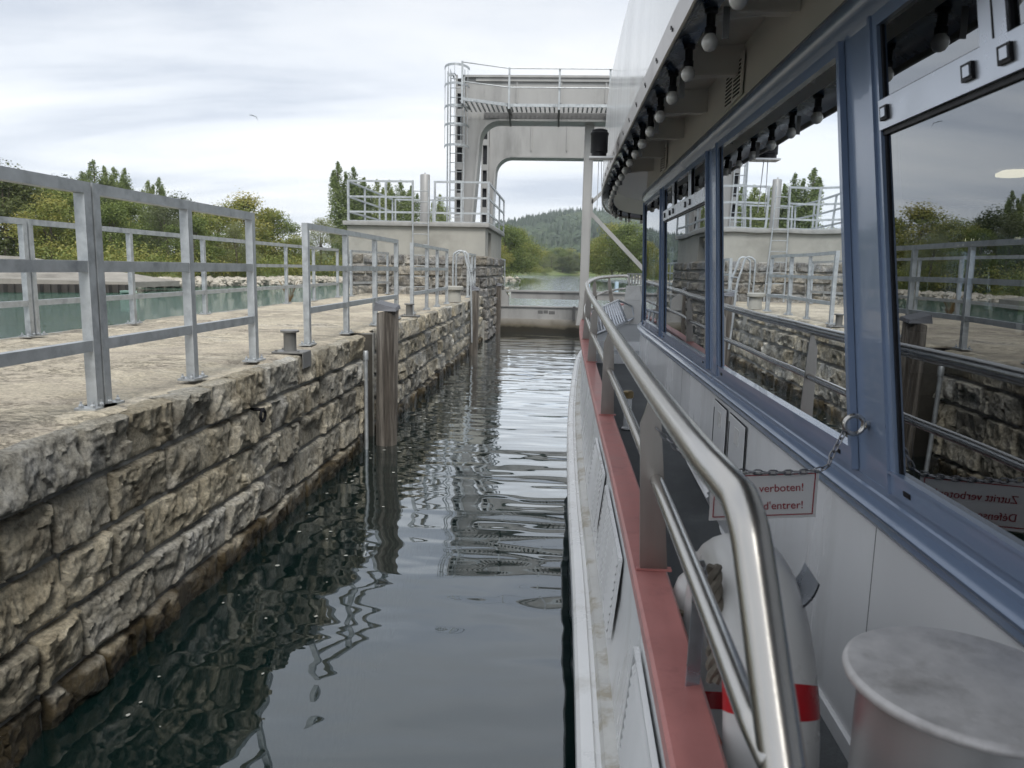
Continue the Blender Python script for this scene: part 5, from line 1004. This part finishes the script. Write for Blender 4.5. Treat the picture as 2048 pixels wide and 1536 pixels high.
# bow gear
bx = thing('anchor_locker', (.88, 13.0, 1.10), 'white faceted locker standing on the foredeck at the bow', 'locker', frame='B')
m = MB(); m.hexa([(.70, 12.7, 1.10), (1.12, 12.55, 1.10), (1.5, 13.3, 1.10), (.95, 13.5, 1.10), (.735, 12.85, 1.50), (1.03, 12.75, 1.50), (1.4, 13.3, 1.50), (.98, 13.4, 1.50)]); m.hexa([(.735, 12.85, 1.503), (1.03, 12.75, 1.503), (1.4, 13.3, 1.503), (.98, 13.4, 1.503), (.76, 12.95, 1.74), (.98, 12.9, 1.74), (1.3, 13.2, 1.74), (1.0, 13.3, 1.74)]); m.build('locker_box', 'ringwhite', bx)
m = MB(); m.add([(1.10, 12.552, 1.14), (1.46, 13.26, 1.14), (1.37, 13.25, 1.46), (1.045, 12.75, 1.46)], [(0, 1, 2, 3)]); 
M['beige'] = material('beige_panel', (.48, .44, .30), .5); m.v = [(a + .006, b_ - .006, c) for a, b_, c in m.v]; m.build('side_panel', 'beige', bx)
rk = thing('folded_gangway', (.95, 13.4, 1.74), 'ribbed aluminium folded gangway standing on the white bow locker', 'gangway', frame='B')
m = MB()
for i in range(7): m.box(.80 + i * .05, .825 + i * .05, 13.05, 13.09, 1.745, 1.93)
m.build('ribs', 'ringwhite', rk); m = MB(); m.box(.78, 1.14, 13.04, 13.10, 1.93, 1.95); m.box(1.14, 1.9, 13.04, 13.10, 1.95, 1.98); m.build('top_rail', 'ringwhite', rk)
ldr = thing('boarding_ladder', (.45, 11.5, 1.1), 'short aluminium ladder stowed slantwise against the inside of the port bow bulwark', 'ladder', frame='B')
A0, A1, B0, B1 = Vector((.20, 10.3, 1.12)), Vector((.16, 10.3, 1.42)), Vector((.78, 12.6, 1.16)), Vector((.62, 12.7, 1.50))
m = MB(); m.tube([A1, B1], .018, 8); m.build('stile', 'alu', ldr, smooth=True); m = MB(); m.tube([A0, B0], .018, 8); m.build('stile', 'alu', ldr, smooth=True)
m = MB()
for i in range(13): f = .02 + i / 12.5; m.bar(A0.lerp(B0, min(1, f)), A1.lerp(B1, min(1, f)), .05, .02)
m.build('ladder_rungs', 'alu', ldr); m = MB(); m.tube([B1, Vector((.86, 12.75, 1.40)), Vector((.9, 12.7, 1.22)), B0], .016, 8); m.build('end_hook', 'alu', ldr, smooth=True)
m = MB(); m.bar((.62, 11.2, 1.12), (.62, 11.2, 1.16), .3, .8); 
# eyebolt, chain, sign
ey = Vector((.82, 2.235, 1.555)); m = MB(); m.tube([(.82 - .004 * math.sin(a), 2.235 + .026 * math.cos(a) - 0, 1.555 + .026 * math.sin(a)) for a in [6.2832 * j / 28 for j in range(28)]], .0068, 10, closed=True)
pr = [(.02, 0), (.02, .01), (.012, .014), (.012, .03)]
m = MB(); m.tube([(.795 + .027 * math.cos(a), 2.19, 1.557 + .027 * math.sin(a)) for a in [6.2832 * j / 28 for j in range(28)]], .0072, 10, closed=True); m.tube([(.822, 2.19, 1.557), (.845, 2.20, 1.557)], .012, 12); m.build('eyebolt', 'steel', bt, smooth=True)
post = Vector((.232, 2.118, 1.535)); sl_, sr_ = Vector((.392, 2.13, 1.428)), Vector((.700, 2.15, 1.432)); eyb = Vector((.772, 2.187, 1.545))
path = catmull([post, post.lerp(sl_, .5) + Vector((0, 0, -.018)), sl_, (sl_ + sr_) / 2 + Vector((0, 0, -.012)), sr_, sr_.lerp(eyb, .5) + Vector((0, 0, -.012)), eyb], 12)
m = MB(); links = along(path, .0215, .005)
for k, (q, d) in enumerate(links):
    up = Vector((0, 0, 1)) if k % 2 else d.cross(Vector((0, 0, 1))).normalized(); sx = up - d * up.dot(d); sx.normalize(); pts = []
    for j in range(14): a = 6.2832 * j / 14; pts.append(q + d * (.0095 * math.cos(a) + (.004 if math.cos(a) > 0 else -.004)) + sx * .0068 * math.sin(a))
    m.tube(pts, .0024, 6, closed=True)
single(m, 'barrier_chain', 'chain', (.5, 2.15, 1.3), 'thin steel chain stretched from the stanchion to the eyebolt on the cabin', 'chain', frame='B', smooth=True)
sg = thing('warning_sign', (.545, 2.14, 1.27), 'white sign with red border and red lettering hanging from the chain', 'sign', frame='B')
sw, sh = .305, .142; zt0 = 1.420; tiltz = .02
def SP(u, v, d=0): return Vector((.393 + u * sw, 2.135 + .02 * u - d, zt0 - v * sh + tiltz * (u - .5)))
m = MB(); c_ = [SP(0, 1), SP(1, 1), SP(1, 0), SP(0, 0)]; m.prism(c_, (0, .003, 0)); m.build('sign_plate', 'signwhite', sg)
m = MB(); bu, bv, tk = .035, .075, .0028
for a, c in (((bu, bv), (1 - bu, bv)), ((1 - bu, bv), (1 - bu, 1 - bv)), ((1 - bu, 1 - bv), (bu, 1 - bv)), ((bu, 1 - bv), (bu, bv))): m.bar(SP(*a, .0012), SP(*c, .0012), .0006 if 0 else .001, tk, up=(0, 0, 1)) if abs(a[1] - c[1]) < .01 else m.bar(SP(*a, .0012), SP(*c, .0012), .001, tk, up=(1, 0, 0))
m.build('red_border', 'signred', sg)
for txt, v in (('Zutritt verboten!', .43), ('Défense d\'entrer!', .80)):
    cu = bpy.data.curves.new('t', 'FONT'); cu.body = txt; cu.size = .0325; cu.extrude = .0004; cu.align_x = 'CENTER'; tmp = bpy.data.objects.new('t', cu); col.objects.link(tmp)
    dg = bpy.context.evaluated_depsgraph_get(); me = bpy.data.meshes.new_from_object(tmp.evaluated_get(dg)); bpy.data.objects.remove(tmp)
    mm_ = MB(); o0 = SP(.5, v, .0016); ang_ = math.atan2(tiltz, sw)
    mm_.v = [tuple(o0 + Vector((q.co.x * math.cos(ang_) - q.co.y * math.sin(ang_), -.0 - q.co.z + q.co.x * .066, q.co.x * math.sin(ang_) + q.co.y * math.cos(ang_)))) for q in me.vertices]; mm_.f = [tuple(p_.vertices) for p_ in me.polygons]
    mm_.build('lettering', 'signred', sg)
# lifebuoy in its holder
RC = Vector((.398, 1.66, 1.03)); 
lb = thing('lifebuoy', (RC.x, RC.y, .68), 'white lifebuoy with red bands standing in its holder behind the handrail', 'lifebuoy', frame='B')
def torus_seg(a0, a1, R_, rx, rz, n, mat, name):
    m = MB(); rows = []
    for i in range(n + 1):
        a = a0 + (a1 - a0) * i / n; rows.append([RC + Vector((math.cos(b_) * rx, math.cos(a) * (R_ + math.sin(b_) * rz), math.sin(a) * (R_ + math.sin(b_) * rz))) for b_ in [6.28319 * j / 20 for j in range(21)]])
    m.strip(rows); return m.build(name, mat, lb, smooth='all')
D = math.radians
BANDS = (43, 154, 235, 320)
for k in range(4):
    c = D(BANDS[k]); c2 = D(BANDS[(k + 1) % 4] + (360 if k == 3 else 0)); torus_seg(c - D(5.5), c + D(5.5), .285, .0925, .0665, 6, 'ringred', 'red_band'); torus_seg(c + D(5.5), c2 - D(5.5), .285, .092, .066, 24, 'ringwhite', 'ring_segment')
hd = thing('lifebuoy_holder', (.3, 1.5, 1.08), 'stainless holder plates gripping the lifebuoy on the bulwark', 'holder', frame='B')
m = MB(); m.prism([(.245, 1.49, 1.02), (.275, 1.50, 1.02), (.291, 1.56, 1.33), (.289, 1.562, 1.355), (.281, 1.56, 1.372), (.271, 1.555, 1.372), (.263, 1.55, 1.355), (.260, 1.548, 1.33)], (.001, -.004, 0)); m.build('holder_plate', 'alu', hd)
m = MB(); rows = []
for k in range(9):
    a = D(-10 + 13 * k); rows.append([(.455 + .05 * math.sin(a * .8), 1.50, 1.30 + .0 + .055 * (1 - math.cos(a)) ), (.455 + .05 * math.sin(a * .8), 1.60, 1.305 + .055 * (1 - math.cos(a)))])
m.strip(rows); m.strip([[Vector(q) + Vector((.003, 0, -.004)) for q in r] for r in rows]); m.build('holder_lip', 'alu', hd, smooth=True)
m = MB(); m.bar((.27, 1.55, 1.04), (.47, 1.55, 1.04 - .38), .06, .004); m.build('holder_strut', 'alu', hd)
# rope on the lifebuoy
M['oldrope'] = material('weathered_dark_rope', (.16, .145, .12), .9, 0, var=.35, vscale=60, bump=.002, bscale=120)
def rope(path, r, name, o, label, mat='oldrope'):
    path = [Vector(q) for q in path]; m = MB(); sm = []
    L_ = 0; res_ = []
    for a, c in zip(path, path[1:]):
        n = max(2, int((c - a).length / .006))
        for i in range(n): res_.append(a + (c - a) * i / n)
    for k in range(3):
        pts = []; acc = 0
        for i, q in enumerate(res_[:-1]):
            d = (res_[i + 1] - q).normalized(); u = d.orthogonal().normalized() if abs(d.z) > .9 else d.cross(Vector((0, 0, 1))).normalized(); v_ = d.cross(u); acc += (res_[i + 1] - q).length; a = acc / (r * 5.2) * 6.283 + k * 2.0944; pts.append(q + (u * math.cos(a) + v_ * math.sin(a)) * r * .52)
        m.tube(pts, r * .55, 6)
    return single(m, name, mat, o, label, 'rope', 'natural ropes by the lifebuoy', 'B', smooth=True)
rope(catmull([(.300, 1.535, 1.37), (.302, 1.50, 1.28), (.300, 1.48, 1.20), (.302, 1.47, 1.14)], 8), .016, 'rope', (.30, 1.5, 1.0), 'thick twisted rope hanging beside the steel holder plate')
rope(catmull([(.285, 1.22, .98), (.29, 1.19, .86), (.295, 1.16, .7)], 8), .012, 'rope', (.29, 1.2, .7), 'rope end hanging in front of the lifebuoy at the bottom edge')
m = MB(); m.tube(catmull([(.31, 1.46, 1.03), (.322, 1.45, 1.0), (.315, 1.44, .96), (.305, 1.44, .98), (.31, 1.45, 1.02)], 5), .007, 6); M['orange'] = material('orange_cord', (.45, .07, .02), .6); single(m, 'orange_cord', 'orange', (.31, 1.45, .98), 'short orange cord tied to the rope below the holder', 'cord', frame='B', smooth=True)
fd = thing('fender', (.35, 2.05, .5), 'white cylindrical fender standing on deck behind the red bulwark cap', 'fender', frame='B')
m = MB(); m.lathe((.350, 2.05, .50), [(.02, 0), (.055, .02), (.068, .07), (.070, .50), (.064, .57), (.048, .62), (.030, .64), (.024, .68), (.012, .70)], 24); m.build('fender_body', 'ringwhite', fd, smooth='all')
m = MB(); M['rope2'] = M['rope']
pts = [Vector((.350 + .072 * math.cos(a), 2.05 + .072 * math.sin(a), 1.055 + .012 * math.sin(a))) for a in [6.2832 * j / 40 for j in range(41)]]
for k in range(3):
    m.tube([q + Vector((math.cos(a_ + k * 2.09) * .0045 * math.cos(6.2832 * i / 40), math.cos(a_ + k * 2.09) * .0045 * math.sin(6.2832 * i / 40), math.sin(a_ + k * 2.09) * .0045)) for i, q in enumerate(pts) for a_ in (i * 1.3,)], .0048, 6)
m.build('fender_lashing', 'rope', fd, smooth=True)
# big deck bollard in the right foreground
fb = thing('deck_bollard', (.655, 1.19, .5), 'large stainless deck bollard with scuffed round cap in the right foreground', 'bollard', frame='B')
m = MB(); m.lathe((.645, 1.19, .5), [(.19, 0), (.19, .015), (.160, .018), (.160, .82)], 48); M['drum'] = material('satin_steel_drum', (.50, .50, .50), .42, .75, var=.08, vscale=6, stretch=(1, 1, .1)); m.build('bollard_drum', 'drum', fb, smooth=True)
m = MB(); m.lathe((.645, 1.19, 1.318), [(.158, 0), (.178, .001), (.184, .005), (.186, .011), (.184, .017), (.179, .021), (.176, .022)], 72); m.build('bollard_cap', 'disc', fb, smooth=True)

# ---------------------------------------------------------------- hazy air between the camera and the hills
b = MB(); b.box(-1000, 1300, -60, 1420, -4.5, 95); hz = b.build('haze', 'mortar'); hz['kind'] = 'stuff'; hz['label'] = 'thin haze over the river valley'
hm = bpy.data.materials.new('valley_haze'); hm.use_nodes = True; t = hm.node_tree; t.nodes.remove(t.nodes['Principled BSDF']); pv = t.nodes.new('ShaderNodeVolumePrincipled')
pv.inputs['Color'].default_value = (.80, .87, .95, 1); pv.inputs['Density'].default_value = .00028; pv.inputs['Anisotropy'].default_value = .2; t.links.new(pv.outputs[0], t.nodes['Material Output'].inputs['Volume']); hz.data.materials[0] = hm

# small foam flecks and bits of leaf drifting by the pile
m = MB(); rnd = random.Random(31)
for i in range(60):
    y = 2.6 + 8.5 * rnd.random() ** .8; x = -2.0 + abs(rnd.gauss(0, .45)) * (1 if rnd.random() < .85 else 2.8); r = rnd.uniform(.004, .016) * (.5 + y / 9)
    if x > -.25: continue
    m.add([(x + math.cos(a) * r * rnd.uniform(.6, 1.4), y + math.sin(a) * r * rnd.uniform(.6, 1.4), .005) for a in (0, 1.25, 2.5, 3.75, 5)], [(0, 1, 2, 3, 4)])
M['foam'] = material('foam', (.34, .35, .32), .8); ob = m.build('foam_flecks', 'foam'); ob['kind'] = 'stuff'; ob['label'] = 'small white foam flecks floating beside the quay wall'
